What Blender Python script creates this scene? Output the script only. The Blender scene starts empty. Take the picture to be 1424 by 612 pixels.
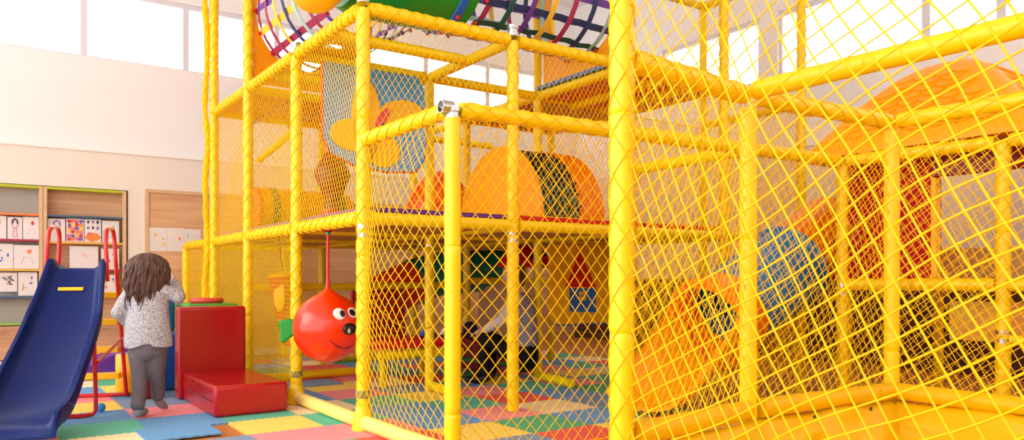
import bpy, bmesh, math, random
import numpy as np
from mathutils import Vector, Matrix, Euler
random.seed(7)
PI = math.pi
SC = bpy.context.scene
COL = SC.collection
FPX = 1054.0; CX = 712.0; HY = 388.0; CAMZ = 1.0

# ------------------------------------------------------------------ layout helpers
O0 = Vector((-0.976, 4.97, 0))
DA = Vector((-0.575, 0.818, 0)).normalized()
DB = Vector((0.818, 0.575, 0)).normalized()
UP = Vector((0, 0, 1))
ROT = math.atan2(DB.y, DB.x)
def F(a, b, z=0.0):
    return O0 + DA * a + DB * b + UP * z
def W(px, py, Y):
    return Vector(((px - CX) / FPX * Y, Y, CAMZ + (HY - py) / FPX * Y))
def proj(p):
    return (CX + FPX * p.x / p.y, HY - FPX * (p.z - CAMZ) / p.y)
def lerp(a, b, t): return a + (b - a) * t

# ------------------------------------------------------------------ materials
def lin(c):
    if isinstance(c, str):
        c = c.lstrip('#'); c = [int(c[i:i+2], 16) / 255 for i in (0, 2, 4)]
    return tuple((x / 12.92 if x <= 0.04045 else ((x + 0.055) / 1.055) ** 2.4) for x in c)
MATS = {}
def mat(name, col, rough=0.45, metal=0.0, var=0.0, vscale=6.0, bump=0.0, bscale=40.0, spec=0.5, sss=0.0, coat=0.0, col2=None):
    if name in MATS: return MATS[name]
    m = bpy.data.materials.new(name); m.use_nodes = True
    nt = m.node_tree; b = nt.nodes['Principled BSDF']
    c = lin(col)
    b.inputs['Base Color'].default_value = (*c, 1)
    b.inputs['Roughness'].default_value = rough
    b.inputs['Metallic'].default_value = metal
    b.inputs['Specular IOR Level'].default_value = spec
    if coat:
        b.inputs['Coat Weight'].default_value = coat; b.inputs['Coat Roughness'].default_value = 0.12
    if sss:
        b.inputs['Subsurface Weight'].default_value = sss; b.inputs['Subsurface Radius'].default_value = (0.02, 0.008, 0.004)
        b.inputs['Subsurface Scale'].default_value = 0.5
    tc = nt.nodes.new('ShaderNodeTexCoord')
    if var or col2:
        n = nt.nodes.new('ShaderNodeTexNoise'); n.inputs['Scale'].default_value = vscale; n.inputs['Detail'].default_value = 4
        nt.links.new(tc.outputs['Object'], n.inputs['Vector'])
        r = nt.nodes.new('ShaderNodeValToRGB')
        e = r.color_ramp.elements
        e[0].position = 0.3; e[1].position = 0.7
        c2 = lin(col2) if col2 else tuple(min(1, x * (1 + var)) for x in c)
        c1 = c if col2 else tuple(x * (1 - var) for x in c)
        e[0].color = (*c1, 1); e[1].color = (*c2, 1)
        nt.links.new(n.outputs['Fac'], r.inputs['Fac']); nt.links.new(r.outputs['Color'], b.inputs['Base Color'])
    if bump:
        n2 = nt.nodes.new('ShaderNodeTexNoise'); n2.inputs['Scale'].default_value = bscale; n2.inputs['Detail'].default_value = 3
        nt.links.new(tc.outputs['Object'], n2.inputs['Vector'])
        bp = nt.nodes.new('ShaderNodeBump'); bp.inputs['Strength'].default_value = bump; bp.inputs['Distance'].default_value = 0.01
        nt.links.new(n2.outputs['Fac'], bp.inputs['Height']); nt.links.new(bp.outputs['Normal'], b.inputs['Normal'])
    MATS[name] = m
    return m

def wood(name, c1, c2, plank=0.14, rough=0.5, rot=ROT):
    if name in MATS: return MATS[name]
    m = bpy.data.materials.new(name); m.use_nodes = True
    nt = m.node_tree; b = nt.nodes['Principled BSDF']; b.inputs['Roughness'].default_value = rough
    tc = nt.nodes.new('ShaderNodeTexCoord')
    mp = nt.nodes.new('ShaderNodeMapping'); mp.inputs['Rotation'].default_value = (0, 0, -rot)
    nt.links.new(tc.outputs['Object'], mp.inputs['Vector'])
    sc = nt.nodes.new('ShaderNodeMapping'); sc.inputs['Scale'].default_value = (1.2, 14, 22)
    nt.links.new(mp.outputs['Vector'], sc.inputs['Vector'])
    n = nt.nodes.new('ShaderNodeTexNoise'); n.inputs['Scale'].default_value = 1.0; n.inputs['Detail'].default_value = 5
    nt.links.new(sc.outputs['Vector'], n.inputs['Vector'])
    s2 = nt.nodes.new('ShaderNodeMapping'); s2.inputs['Scale'].default_value = (0.35, 0.01, 1 / plank)
    nt.links.new(mp.outputs['Vector'], s2.inputs['Vector'])
    sep = nt.nodes.new('ShaderNodeSeparateXYZ'); nt.links.new(s2.outputs['Vector'], sep.inputs['Vector'])
    fl = nt.nodes.new('ShaderNodeMath'); fl.operation = 'FLOOR'; nt.links.new(sep.outputs['Z'], fl.inputs[0])
    wn = nt.nodes.new('ShaderNodeTexWhiteNoise'); wn.noise_dimensions = '1D'; nt.links.new(fl.outputs[0], wn.inputs['W'])
    add = nt.nodes.new('ShaderNodeMath'); add.operation = 'MULTIPLY_ADD'; add.inputs[1].default_value = 0.35
    nt.links.new(wn.outputs['Value'], add.inputs[0]); nt.links.new(n.outputs['Fac'], add.inputs[2])
    r = nt.nodes.new('ShaderNodeValToRGB'); e = r.color_ramp.elements
    e[0].position = 0.4; e[1].position = 0.9; e[0].color = (*lin(c1), 1); e[1].color = (*lin(c2), 1)
    nt.links.new(add.outputs[0], r.inputs['Fac']); nt.links.new(r.outputs['Color'], b.inputs['Base Color'])
    MATS[name] = m
    return m

def fleck(name, cols, scale=90, rough=0.9):
    m = bpy.data.materials.new(name); m.use_nodes = True
    nt = m.node_tree; b = nt.nodes['Principled BSDF']; b.inputs['Roughness'].default_value = rough
    b.inputs['Specular IOR Level'].default_value = 0.1
    tc = nt.nodes.new('ShaderNodeTexCoord')
    n = nt.nodes.new('ShaderNodeTexNoise'); n.inputs['Scale'].default_value = scale; n.inputs['Detail'].default_value = 3
    nt.links.new(tc.outputs['Object'], n.inputs['Vector'])
    r = nt.nodes.new('ShaderNodeValToRGB'); e = r.color_ramp.elements
    while len(e) < len(cols): e.new(0.5)
    for i, c in enumerate(cols):
        e[i].position = 0.36 + 0.28 * i / (len(cols) - 1); e[i].color = (*lin(c), 1)
    nt.links.new(n.outputs['Fac'], r.inputs['Fac']); nt.links.new(r.outputs['Color'], b.inputs['Base Color'])
    return m

def glassmat():
    m = bpy.data.materials.new('window glass'); m.use_nodes = True
    nt = m.node_tree; nt.nodes.clear()
    o = nt.nodes.new('ShaderNodeOutputMaterial'); t = nt.nodes.new('ShaderNodeBsdfTransparent'); g = nt.nodes.new('ShaderNodeBsdfGlossy')
    g.inputs['Roughness'].default_value = 0.02
    mx = nt.nodes.new('ShaderNodeMixShader'); mx.inputs[0].default_value = 0.06
    nt.links.new(t.outputs[0], mx.inputs[1]); nt.links.new(g.outputs[0], mx.inputs[2]); nt.links.new(mx.outputs[0], o.inputs[0])
    return m

YEL = '#ffd400'
M = dict(
    foam=mat('yellow vinyl sleeve', '#ffd600', 0.36, var=0.05, vscale=3, bump=0.25, bscale=14),
    foam_worn=mat('worn pale yellow vinyl', '#ffe37a', 0.45, var=0.06, vscale=9, bump=0.3, bscale=16),
    net=mat('yellow net cord', '#ffcc06', 0.6, spec=0.25),
    netpale=mat('pale yellow net cord', '#ffd63c', 0.6, spec=0.25),
    steel=mat('zinc clamp', '#c9c9c6', 0.28, metal=1.0, bump=0.2, bscale=30),
    ply=wood('plywood deck underside', '#a8641c', '#d99a44', 0.12, 0.6),
    orange=mat('orange plastic', '#ffa406', 0.3, var=0.03),
    orange2=mat('deep orange plastic', '#ff7a08', 0.32, var=0.03),
    redorange=mat('red orange plastic', '#ff4206', 0.3),
    red=mat('red vinyl', '#b20616', 0.25, bump=0.12, bscale=9, coat=0.15),
    redpl=mat('bright red plastic', '#e0121a', 0.3),
    redmetal=mat('red painted tube', '#d4101c', 0.22, coat=0.4),
    darkred=mat('dark red vinyl', '#8c0c12', 0.4),
    fish=mat('orange red inflatable vinyl', '#f53400', 0.22, coat=0.15, bump=0.06, bscale=6),
    green=mat('green plastic', '#12962a', 0.3),
    teal=mat('teal plastic', '#0e8f86', 0.35),
    blue=mat('blue vinyl', '#1464c8', 0.32, bump=0.1, bscale=9),
    bluepl=mat('light blue plastic', '#4aa6e4', 0.35, var=0.06, vscale=5),
    tubeblue=mat('blue tunnel plastic', '#1f7fb4', 0.35),
    navy=mat('navy slide plastic', '#001c5e', 0.36, spec=0.22, var=0.05, vscale=4),
    navy2=mat('blue slide rim plastic', '#1c55a8', 0.28),
    purple=mat('purple vinyl', '#6a2a9a', 0.4),
    yellowpl=mat('yellow plastic', '#ffc20a', 0.35),
    yellowvin=mat('yellow vinyl liner', '#f0bc00', 0.42, spec=0.3, bump=0.35, bscale=5, var=0.04),
    black=mat('black', '#0c0c0e', 0.35),
    blackcloth=mat('black cloth', '#141418', 0.85, spec=0.2),
    white=mat('white plastic', '#f2f0ec', 0.3),
    wallup=mat('upper wall paint', '#f1eeec', 0.8, spec=0.15, var=0.015, vscale=0.8),
    walllow=mat('lower wall paint', '#ebe2d8', 0.8, spec=0.15, var=0.015, vscale=0.8),
    trimw=mat('white trim paint', '#e9e6e4', 0.5),
    frame=mat('window frame paint', '#dcdce0', 0.5),
    woodp=wood('light oak panel', '#c79468', '#e2b68a', 0.17),
    woodc=wood('light oak cabinet', '#b98a66', '#d9ae88', 0.22),
    oak=mat('oak edge', '#d8b48c', 0.5, var=0.06, vscale=12),
    greypanel=mat('grey shelf back', '#a5a29c', 0.4, var=0.03),
    lime=mat('lime shelf edge', '#b7c02c', 0.5),
    floorm=mat('warm brown floor', '#c07838', 0.5, var=0.08, vscale=4),
    paper=mat('drawing paper', '#e6e0df', 0.85, spec=0.1),
    skin=mat('skin', '#e3b39a', 0.5, sss=0.1),
    hair=mat('dark brown hair', '#523224', 0.5, var=0.35, vscale=22),
    trousers=mat('charcoal trousers', '#6a6066', 0.9, spec=0.15, var=0.12, vscale=14, bump=0.3, bscale=30),
    sock=mat('grey sock', '#8c8c94', 0.9, spec=0.1),
    greytop=mat('grey knit', '#8c8694', 0.9, spec=0.1, var=0.12, vscale=20),
    cream=mat('cream cloth', '#cfc4b6', 0.9, spec=0.1),
    glass=glassmat(),
)
M['sweater'] = fleck('flecked grey sweater', ['#625e66', '#9c989e', '#bab7b9', '#cfcccc'], 150)

# ------------------------------------------------------------------ mesh builder
class MB:
    def __init__(s): s.v = []; s.f = []; s.mi = []; s.cur = 0
    def add(s, vs, fs):
        o = len(s.v); s.v.extend([tuple(v) for v in vs]); s.f.extend([tuple(i + o for i in f) for f in fs]); s.mi.extend([s.cur] * len(fs)); return s
    def box(s, c, hx, hy, hz):           # half-axis vectors
        c = Vector(c); vs = [c + hx * i + hy * j + hz * k for k in (-1, 1) for j in (-1, 1) for i in (-1, 1)]
        fs = [(0, 2, 3, 1), (4, 5, 7, 6), (0, 1, 5, 4), (2, 6, 7, 3), (1, 3, 7, 5), (0, 4, 6, 2)]
        if hx.cross(hy).dot(hz) < 0: fs = [f[::-1] for f in fs]
        return s.add(vs, fs)
    def abox(s, a0, a1, b0, b1, z0, z1):  # frame aligned box
        return s.box(F((a0 + a1) / 2, (b0 + b1) / 2, (z0 + z1) / 2), DB * (b1 - b0) / 2, DA * (a1 - a0) / 2, UP * (z1 - z0) / 2)
    def tube(s, pts, r, n=12, closed=False, cap=True, flat=None):
        pts = [Vector(p) for p in pts]; k = len(pts)
        rs = r if isinstance(r, (list, tuple)) else [r] * k
        prev = None; vs = []
        for i, p in enumerate(pts):
            if closed: t = pts[(i + 1) % k] - pts[i - 1]
            else: t = pts[min(i + 1, k - 1)] - pts[max(i - 1, 0)]
            t = t.normalized() if t.length > 1e-9 else Vector((0, 0, 1))
            if prev is None:
                u = t.cross(Vector((0, 0, 1)) if abs(t.z) < 0.9 else Vector((1, 0, 0))).normalized()
            else:
                u = (prev - t * prev.dot(t)); u = u.normalized() if u.length > 1e-6 else t.orthogonal().normalized()
            prev = u; w = t.cross(u)
            for j in range(n):
                a = 2 * PI * j / n
                vs.append(p + (u * math.cos(a) + w * math.sin(a)) * rs[i])
        fs = []
        for i in range(k if closed else k - 1):
            i2 = (i + 1) % k
            for j in range(n):
                j2 = (j + 1) % n
                fs.append((i * n + j, i * n + j2, i2 * n + j2, i2 * n + j))
        if cap and not closed:
            fs.append(tuple(range(n))[::-1]); fs.append(tuple((k - 1) * n + j for j in range(n)))
        return s.add(vs, fs)
    def rings(s, rr, closedring=True, cap=(True, True), loop=False):   # list of equal-length point rings
        n = len(rr[0]); k = len(rr); vs = [p for r in rr for p in r]; fs = []
        for i in range(k if loop else k - 1):
            i2 = (i + 1) % k
            for j in range(n if closedring else n - 1):
                j2 = (j + 1) % n
                fs.append((i * n + j, i * n + j2, i2 * n + j2, i2 * n + j))
        if cap[0]: fs.append(tuple(range(n))[::-1])
        if cap[1]: fs.append(tuple((k - 1) * n + j for j in range(n)))
        return s.add(vs, fs)
    def ell(s, c, ax, nu=20, nv=12):      # ax: 3 half-axis vectors
        c = Vector(c); rr = []
        x, y, z = ax
        for i in range(nv + 1):
            t = -PI / 2 + PI * i / nv
            t = max(-PI / 2 + 0.02, min(PI / 2 - 0.02, t))
            rr.append([c + x * (math.cos(t) * math.cos(2 * PI * j / nu)) + y * (math.cos(t) * math.sin(2 * PI * j / nu)) + z * math.sin(t) for j in range(nu)])
        return s.rings(rr)
    def sph(s, c, r, nu=20, nv=12):
        return s.ell(c, (Vector((r, 0, 0)), Vector((0, r, 0)), Vector((0, 0, r))), nu, nv)
    def prism(s, poly, O, U, V, Wd):      # 2d polygon extruded along Wd
        n = len(poly); O = Vector(O)
        vs = [O + U * x + V * y for x, y in poly] + [O + U * x + V * y + Wd for x, y in poly]
        fs = [tuple(range(n))[::-1], tuple(range(n, 2 * n))] + [(i, (i + 1) % n, n + (i + 1) % n, n + i) for i in range(n)]
        area = sum(poly[i][0] * poly[(i + 1) % n][1] - poly[(i + 1) % n][0] * poly[i][1] for i in range(n))
        if area * U.cross(V).dot(Wd) < 0: fs = [f[::-1] for f in fs]
        return s.add(vs, fs)
    def lathe(s, O, ax, prof, n=24, cap=(True, True), u=None):   # prof: (radius, height)
        ax = Vector(ax).normalized(); u = u or ax.orthogonal().normalized(); w = ax.cross(u); O = Vector(O)
        return s.rings([[O + ax * h + (u * math.cos(2 * PI * j / n) + w * math.sin(2 * PI * j / n)) * r for j in range(n)] for r, h in prof], cap=cap)
    def build(s, name, m, parent=None, smooth=40, bevel=0.0, seg=3, solid=0.0, subd=0, remesh=0.0, smo=0):
        me = bpy.data.meshes.new(name)
        base = parent
        while base is not None and base.parent is not None: base = base.parent
        off = base.location if base is not None else Vector((0, 0, 0))
        vs = np.array(s.v, dtype=float) - np.array(off)
        org = np.zeros(3)
        if parent is None:
            org = np.array([(vs[:, 0].min() + vs[:, 0].max()) / 2, (vs[:, 1].min() + vs[:, 1].max()) / 2, vs[:, 2].min()])
            vs = vs - org
        me.from_pydata(vs.tolist(), [], s.f)
        ms = m if isinstance(m, (list, tuple)) else [m]
        for x in ms: me.materials.append(x)
        if len(ms) > 1: me.polygons.foreach_set('material_index', s.mi)
        if smooth:
            me.polygons.foreach_set('use_smooth', [True] * len(me.polygons))
            if smooth < 180: me.set_sharp_from_angle(angle=math.radians(smooth))
        me.update()
        o = bpy.data.objects.new(name, me); COL.objects.link(o)
        if parent is not None: o.parent = parent
        else: o.location = org
        if remesh:
            md = o.modifiers.new('remesh', 'REMESH'); md.mode = 'VOXEL'; md.voxel_size = remesh; md.use_smooth_shade = True
            if smo:
                md = o.modifiers.new('smooth', 'SMOOTH'); md.iterations = smo; md.factor = 0.5
        if solid:
            md = o.modifiers.new('solid', 'SOLIDIFY'); md.thickness = solid; md.offset = 0
        if bevel:
            md = o.modifiers.new('bevel', 'BEVEL'); md.width = bevel; md.segments = seg; md.limit_method = 'ANGLE'; md.angle_limit = math.radians(35)
        if subd:
            md = o.modifiers.new('sub', 'SUBSURF'); md.levels = subd; md.render_levels = subd
        return o

def tag(o, label, cat, group=None):
    o['label'] = label; o['category'] = cat
    if group: o['group'] = group
    return o
def thing(name, label, cat, loc, group=None):
    o = bpy.data.objects.new(name, None); COL.objects.link(o); o.location = Vector(loc); o.empty_display_size = 0.1
    return tag(o, label, cat, group)
def struct(o):
    o['kind'] = 'structure'; return o
def circle(n, r=1.0, a0=0.0, a1=2 * PI):
    return [(r * math.cos(a0 + (a1 - a0) * i / n), r * math.sin(a0 + (a1 - a0) * i / n)) for i in range(n)]
def rrect(x0, x1, y0, y1, r, n=6):
    out = []
    for cx, cy, a in ((x1 - r, y0 + r, -PI / 2), (x1 - r, y1 - r, 0), (x0 + r, y1 - r, PI / 2), (x0 + r, y0 + r, PI)):
        for i in range(n + 1):
            t = a + PI / 2 * i / n; out.append((cx + r * math.cos(t), cy + r * math.sin(t)))
    return out

# ------------------------------------------------------------------ nets
class Wob:
    def __init__(s, seed):
        r = np.random.RandomState(seed)
        s.k = r.uniform(2.0, 8.0, (4, 2)); s.p = r.uniform(0, 6.28, 4); s.sg = r.choice([-1, 1], (4, 2))
    def __call__(s, u, v):
        o = 0
        for i in range(4): o = o + np.sin(u * s.k[i, 0] * s.sg[i, 0] + v * s.k[i, 1] * s.sg[i, 1] + s.p[i])
        return o / 4
def net(parent, P, Q, z0, z1, side, r, m, ang=(55, -55), sag=0.02, wob=0.012, seed=1, z1b=None, name='safety_net', hem=True):
    """a knotted net hung between the points P and Q (plan), from z0 to z1"""
    P = np.array((P.x, P.y, z0)); Q2 = np.array((Q.x, Q.y, z0)); U = Q2 - P; lu = np.linalg.norm(U); U = U / lu
    V = np.array((0, 0, 1.0)); N = np.cross(U, V); lv = z1 - z0
    n1, n2, n3 = Wob(seed), Wob(seed + 50), Wob(seed + 90)
    def place(u, v):
        e = np.minimum(1, np.minimum(np.minimum(u, lu - u), np.minimum(v, lv - v)) / 0.25).clip(0, 1)
        du = wob * n1(u, v) * e; dv = wob * n2(u, v) * e
        dn = sag * (np.sin(PI * u / lu) * np.sin(PI * v / lv)).clip(0, 1) + 0.35 * sag * n3(u, v) * e
        return P + np.outer(u + du, U) + np.outer(v + dv, V) + np.outer(dn, N)
    d = [np.array((math.cos(math.radians(a)), math.sin(math.radians(a)))) for a in ang]
    verts, faces, base = [], [], 0
    for k in (0, 1):
        dd, oo = d[k], d[1 - k]
        perp = np.array((-dd[1], dd[0])); step = side * abs(oo @ perp)
        cs = [c @ perp for c in (np.array((0, 0)), np.array((lu, 0)), np.array((0, lv)), np.array((lu, lv)))]
        sgn = 1 if oo @ perp > 0 else -1
        for j in range(int(math.floor(min(cs) / step)), int(math.ceil(max(cs) / step)) + 1):
            o2 = oo * side * j * sgn
            t0, t1 = -1e9, 1e9
            for ax, L in ((0, lu), (1, lv)):
                if abs(dd[ax]) < 1e-9: continue
                a, b = (0 - o2[ax]) / dd[ax], (L - o2[ax]) / dd[ax]
                t0, t1 = max(t0, min(a, b)), min(t1, max(a, b))
            if t1 - t0 < 0.01: continue
            ks = np.arange(math.ceil(t0 / side), math.floor(t1 / side) + 1) * side
            ts = np.unique(np.concatenate(([t0], ks, [t1])))
            if len(ts) < 2: continue
            uv = o2 + np.outer(ts, dd)
            p = place(uv[:, 0].clip(0, lu), uv[:, 1].clip(0, lv))
            sd = U * perp[0] + V * perp[1]
            rr = r
            ring = np.stack([p + sd * rr, p + N * rr, p - sd * rr, p - N * rr], 1).reshape(-1, 3)
            verts.append(ring)
            K = len(ts)
            i = (np.arange(K - 1) * 4)[:, None]; jn = np.arange(4)[None, :]; j2 = (jn + 1) % 4
            f = np.stack([i + jn, i + j2, i + 4 + j2, i + 4 + jn], -1).reshape(-1, 4) + base
            faces.append(f); base += K * 4
    if hem:
        us = np.linspace(0, lu, 20); vs_ = np.linspace(0, lv, 20)
        for uu, vv in ((us, us * 0), (us, us * 0 + lv)):
            p = place(uu, vv); ring = np.stack([p + V * r * 1.8, p + N * r * 1.8, p - V * r * 1.8, p - N * r * 1.8], 1).reshape(-1, 3)
            verts.append(ring); K = 20
            i = (np.arange(K - 1) * 4)[:, None]; jn = np.arange(4)[None, :]; j2 = (jn + 1) % 4
            faces.append(np.stack([i + jn, i + j2, i + 4 + j2, i + 4 + jn], -1).reshape(-1, 4) + base); base += K * 4
    vv = np.concatenate(verts); ff = np.concatenate(faces)
    mb = MB(); mb.v = vv.tolist(); mb.f = ff.tolist(); mb.mi = [0] * len(ff)
    return mb.build(name, m, parent, smooth=180)

def sleeve(name, parent, p0, p1, r=0.043, m=None, wrap=0.0, seam=0.9, seed=0, wm=None):
    """padded foam tube with slightly uneven sleeve and seams; wrap: pitch of net cords wound round it"""
    p0, p1 = Vector(p0), Vector(p1); L = (p1 - p0).length; d = (p1 - p0) / L
    rnd = random.Random(seed * 31 + int(L * 100) + int(p0.x * 77))
    n = max(3, int(L / 0.06)); pts, rs = [], []
    off = rnd.uniform(0.2, seam)
    for i in range(n + 1):
        x = L * i / n
        q = 1 + rnd.uniform(-0.025, 0.025)
        pts.append(p0 + d * x); rs.append(r * q)
        s = off
        while s < L:
            if x < s <= x + L / n and i < n:
                pts.append(p0 + d * (s - 0.006)); rs.append(r * 1.0)
                pts.append(p0 + d * s); rs.append(r * 0.90)
                pts.append(p0 + d * (s + 0.006)); rs.append(r * 1.0)
            s += seam
    o = sorted(range(len(pts)), key=lambda i: (pts[i] - p0).dot(d))
    pts = [pts[i] for i in o]; rs = [rs[i] for i in o]
    mb = MB().tube(pts, rs, 16)
    ob = mb.build(name, m or M['foam'], parent, smooth=60)
    if wrap:
        u = d.orthogonal().normalized(); w = d.cross(u); wb = MB()
        for sg in (1, -1):
            for st in range(3):
                k = max(6, int(L / wrap * 16)); ph = 2 * PI * st / 3 + rnd.uniform(-0.3, 0.3)
                wb.tube([p0 + d * (L * i / k) + (u * math.cos(ph + sg * 2 * PI * L * i / k / wrap) + w * math.sin(ph + sg * 2 * PI * L * i / k / wrap)) * (r * 1.01 + 0.0022) for i in range(k + 1)], 0.003, 4, cap=False)
        wb.build('wound_net', wm or M['net'], ob, smooth=180)
    return ob
def clamp(parent, p, d=None):
    mb = MB()
    d = Vector(d or (0, 0, 1)).normalized()
    mb.lathe(Vector(p) - d * 0.045, d, [(0.03, 0), (0.043, 0.004), (0.043, 0.03), (0.036, 0.034), (0.036, 0.056), (0.043, 0.06), (0.043, 0.086), (0.03, 0.09)], 16)
    u = d.orthogonal().normalized()
    mb.tube([Vector(p) + u * 0.03, Vector(p) + u * 0.058], 0.01, 6)
    return mb.build('clamp', M['steel'], parent)

# ================================================================== SETTING
AW = 5.45      # back wall front face
BW = 6.35      # right wall
mb = MB(); mb.abox(-7, AW + 0.4, -6, BW + 0.3, -0.12, 0.0)
o = struct(mb.build('floor', M['floorm'], smooth=0))
mb = MB(); mb.abox(-7, AW + 0.4, -6, BW + 0.3, 5.7, 5.8)
struct(mb.build('ceiling_unseen', M['wallup'], smooth=0))  # out of view; added to cut overhead light so it enters sideways
mb = MB(); mb.abox(-7.2, -7, -6, BW + 0.3, 0, 3.3); mb.abox(-7.2, -7, -6, BW + 0.3, 4.6, 5.7)
struct(mb.build('wall_front_unseen', M['wallup'], smooth=0))  # out of view; added to dim front light, slot left open to admit some
ZL, ZS, ZT, ZC = 2.5, 3.62, 4.47, 5.7
# back wall: lower part with a recess for the shelves, upper part set back under the windows, header
mb = MB()
mb.abox(AW, AW + 0.35, -0.60, BW + 0.2, 0, ZL); mb.abox(AW, AW + 0.35, -5.2, -0.60, 2.06, ZL); mb.abox(AW, AW + 0.35, -5.2, -3.2, 0, 2.06)
mb.abox(AW + 0.33, AW + 0.35, -3.2, -0.6, 0, 2.06)
struct(mb.build('wall_back', M['walllow'], smooth=0))
mb = MB(); mb.abox(AW + 0.1, AW + 0.35, -5.2, BW + 0.2, ZL, ZS); mb.abox(AW + 0.1, AW + 0.35, -5.2, BW + 0.2, ZT, ZC)
struct(mb.build('wall_back_upper', M['wallup'], smooth=0))
mb = MB(); mb.abox(-6, AW, BW, BW + 0.3, 0, 2.65)
mb.abox(-7, -6, BW, BW + 0.3, 0, 5.7)
struct(mb.build('wall_right', M['walllow'], smooth=0))
mb = MB(); mb.abox(-6, AW + 0.1, BW + 0.08, BW + 0.3, 2.65, ZS); mb.abox(-6, AW + 0.1, BW + 0.08, BW + 0.3, ZT, ZC)
tW = lambda t: AW - t
for t0, t1 in ((-0.1, 1.95), (3.72, 4.0)): mb.abox(tW(t1), tW(t0), BW + 0.08, BW + 0.3, ZS, ZT)
struct(mb.build('wall_right_upper', M['wallup'], smooth=0))
mb = MB(); mb.abox(AW - 0.02, AW, -0.6, 1.6, 0, 0.09); mb.abox(AW - 0.06, AW + 0.0, -5.2, -0.6, 0.0, 0.09)
struct(mb.build('baseboard_back', M['trimw'], smooth=0, bevel=0.004))
mb = MB(); mb.abox(AW - 0.02, AW, 1.6, BW, 0, 0.098)
struct(mb.build('baseboard_back_far', M['woodp'], smooth=0, bevel=0.004))
mb = MB(); mb.abox(-6, AW - 0.02, BW - 0.02, BW, 0, 0.09)
struct(mb.build('baseboard_right', mat('brown skirting', '#5c3616', 0.5), smooth=0, bevel=0.004))
mb = MB(); mb.abox(AW - 0.015, AW + 0.12, -5.2, BW, ZL - 0.012, ZL + 0.004)
struct(mb.build('trim_1', M['walllow'], smooth=0, bevel=0.004))
mb = MB(); mb.abox(-6, AW - 0.015, BW - 0.015, BW + 0.1, 2.64, 2.654)
struct(mb.build('trim_2', M['walllow'], smooth=0, bevel=0.004))
nwin = 0
def window(a0, a1, b0, b1, th):
    """frame and pane between two corners of the wall opening, on the back wall (a constant) or the right wall (b constant)"""
    global nwin; nwin += 1
    c = F((a0 + a1) / 2, (b0 + b1) / 2, ZS)
    e = bpy.data.objects.new('window_%d' % nwin, None); COL.objects.link(e); e.location = c; struct(e)
    f = MB(); back = a0 == a1
    def bx(s0, s1, z0, z1, d0, d1, mbx):
        if back: mbx.abox(a0 + d0, a0 + d1, s0, s1, z0, z1)
        else: mbx.abox(s0, s1, b0 + d0, b0 + d1, z0, z1)
    s0, s1 = (b0, b1) if back else (a0, a1)
    w = th / 2
    bx(s0, s0 + w, ZS, ZT, 0, 0.09, f); bx(s1 - w, s1, ZS, ZT, 0, 0.09, f)
    bx(s0 + w, s1 - w, ZS, ZS + 0.025, 0, 0.09, f); bx(s0 + w, s1 - w, ZT - 0.06, ZT, 0, 0.09, f)
    f.build('window_frame', M['frame'], e, smooth=0)
    g = MB(); bx(s0 + w, s1 - w, ZS + 0.025, ZT - 0.06, 0.045, 0.051, g)
    g.build('window_glass', M['glass'], e, smooth=0)
bs = [-4.48, -3.34, -2.2, -1.055, 0.087, 1.23, 2.37, 3.51, 4.65, 5.79]
for i in range(len(bs) - 1): window(AW + 0.14, AW + 0.14, bs[i], bs[i + 1], 0.085 if i % 2 else 0.06)
for t0, t1 in ((1.95, 3.72), (4.0, 5.87), (5.87, 6.62), (6.62, 8.4), (8.4, 10.2)): window(tW(t1), tW(t0), BW + 0.12, BW + 0.12, 0.09)

# wood panelling on both walls (behind the frame)
mb = MB(); mb.abox(AW - 0.025, AW - 0.002, -0.38, BW - 0.04, 0.1, 2.05)
o = struct(mb.build('trim_3', M['woodp'], smooth=0)); 
mb = MB(); mb.abox(AW - 0.04, AW - 0.002, -0.42, -0.38, 0.1, 2.09); mb.abox(AW - 0.04, AW - 0.002, -0.38, BW - 0.04, 2.05, 2.09)
struct(mb.build('trim_4', M['oak'], smooth=0))
mb = MB(); mb.abox(-5, AW - 0.04, BW - 0.03, BW - 0.002, 0.1, 1.0)
struct(mb.build('trim_5', wood('brown panel', '#40220a', '#5a3212', 0.2, rot=ROT - PI / 2), smooth=0))

# ------------------------------------------------------------------ shelves with drawings
def bookshelf(b0, b1, label, cols, backm):
    e = thing('bookshelf', label, 'shelf', F(AW, (b0 + b1) / 2, 0.1))
    a0, a1 = AW - 0.02, AW + 0.15
    MB().abox(a1 - 0.02, a1, b0, b1, 0.5, 2.05).build('back_panel', backm, e, smooth=0)
    for bb in (b0, b1 - 0.035): MB().abox(a0, a1, bb, bb + 0.035, 0.1, 2.05).build('side_panel', M['oak'], e, smooth=0, bevel=0.003)
    MB().abox(a0, a1, b0 + 0.035, b1 - 0.035, 2.02, 2.05).build('top_panel', M['lime'], e, smooth=0, bevel=0.003)
    for z, c in cols:
        MB().abox(a0 + 0.015, a1 - 0.02, b0 + 0.035, b1 - 0.035, z - 0.024, z).build('shelf_board', c, e, smooth=0, bevel=0.003)
    MB().abox(a0 + 0.02, a1 - 0.02, b0 + 0.035, b1 - 0.035, 0.1, 0.475).build('base_cabinet', M['woodc'], e, smooth=0)
    for bb in (b0 + 0.04, (b0 + b1) / 2 + 0.003):
        d = MB().abox(a0, a0 + 0.019, bb, bb + (b1 - b0) / 2 - 0.045, 0.11, 0.465).build('cabinet_door', M['woodc'], e, smooth=0, bevel=0.003)
        MB().tube([F(a0 - 0.012, bb + (b1 - b0) / 4 - 0.06, 0.42), F(a0 - 0.012, bb + (b1 - b0) / 4 + 0.02, 0.42)], 0.005, 8).build('door_handle', M['steel'], d)
    return e
sh = lambda n, c: mat(n, c, 0.5)
c_or, c_dr, c_ye, c_bl, c_gr = sh('orange shelf', '#f0853c'), sh('wine shelf', '#a83048'), sh('yellow shelf', '#e8b450'), sh('slate blue shelf', '#46607c'), sh('green shelf', '#9cbf5a')
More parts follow.
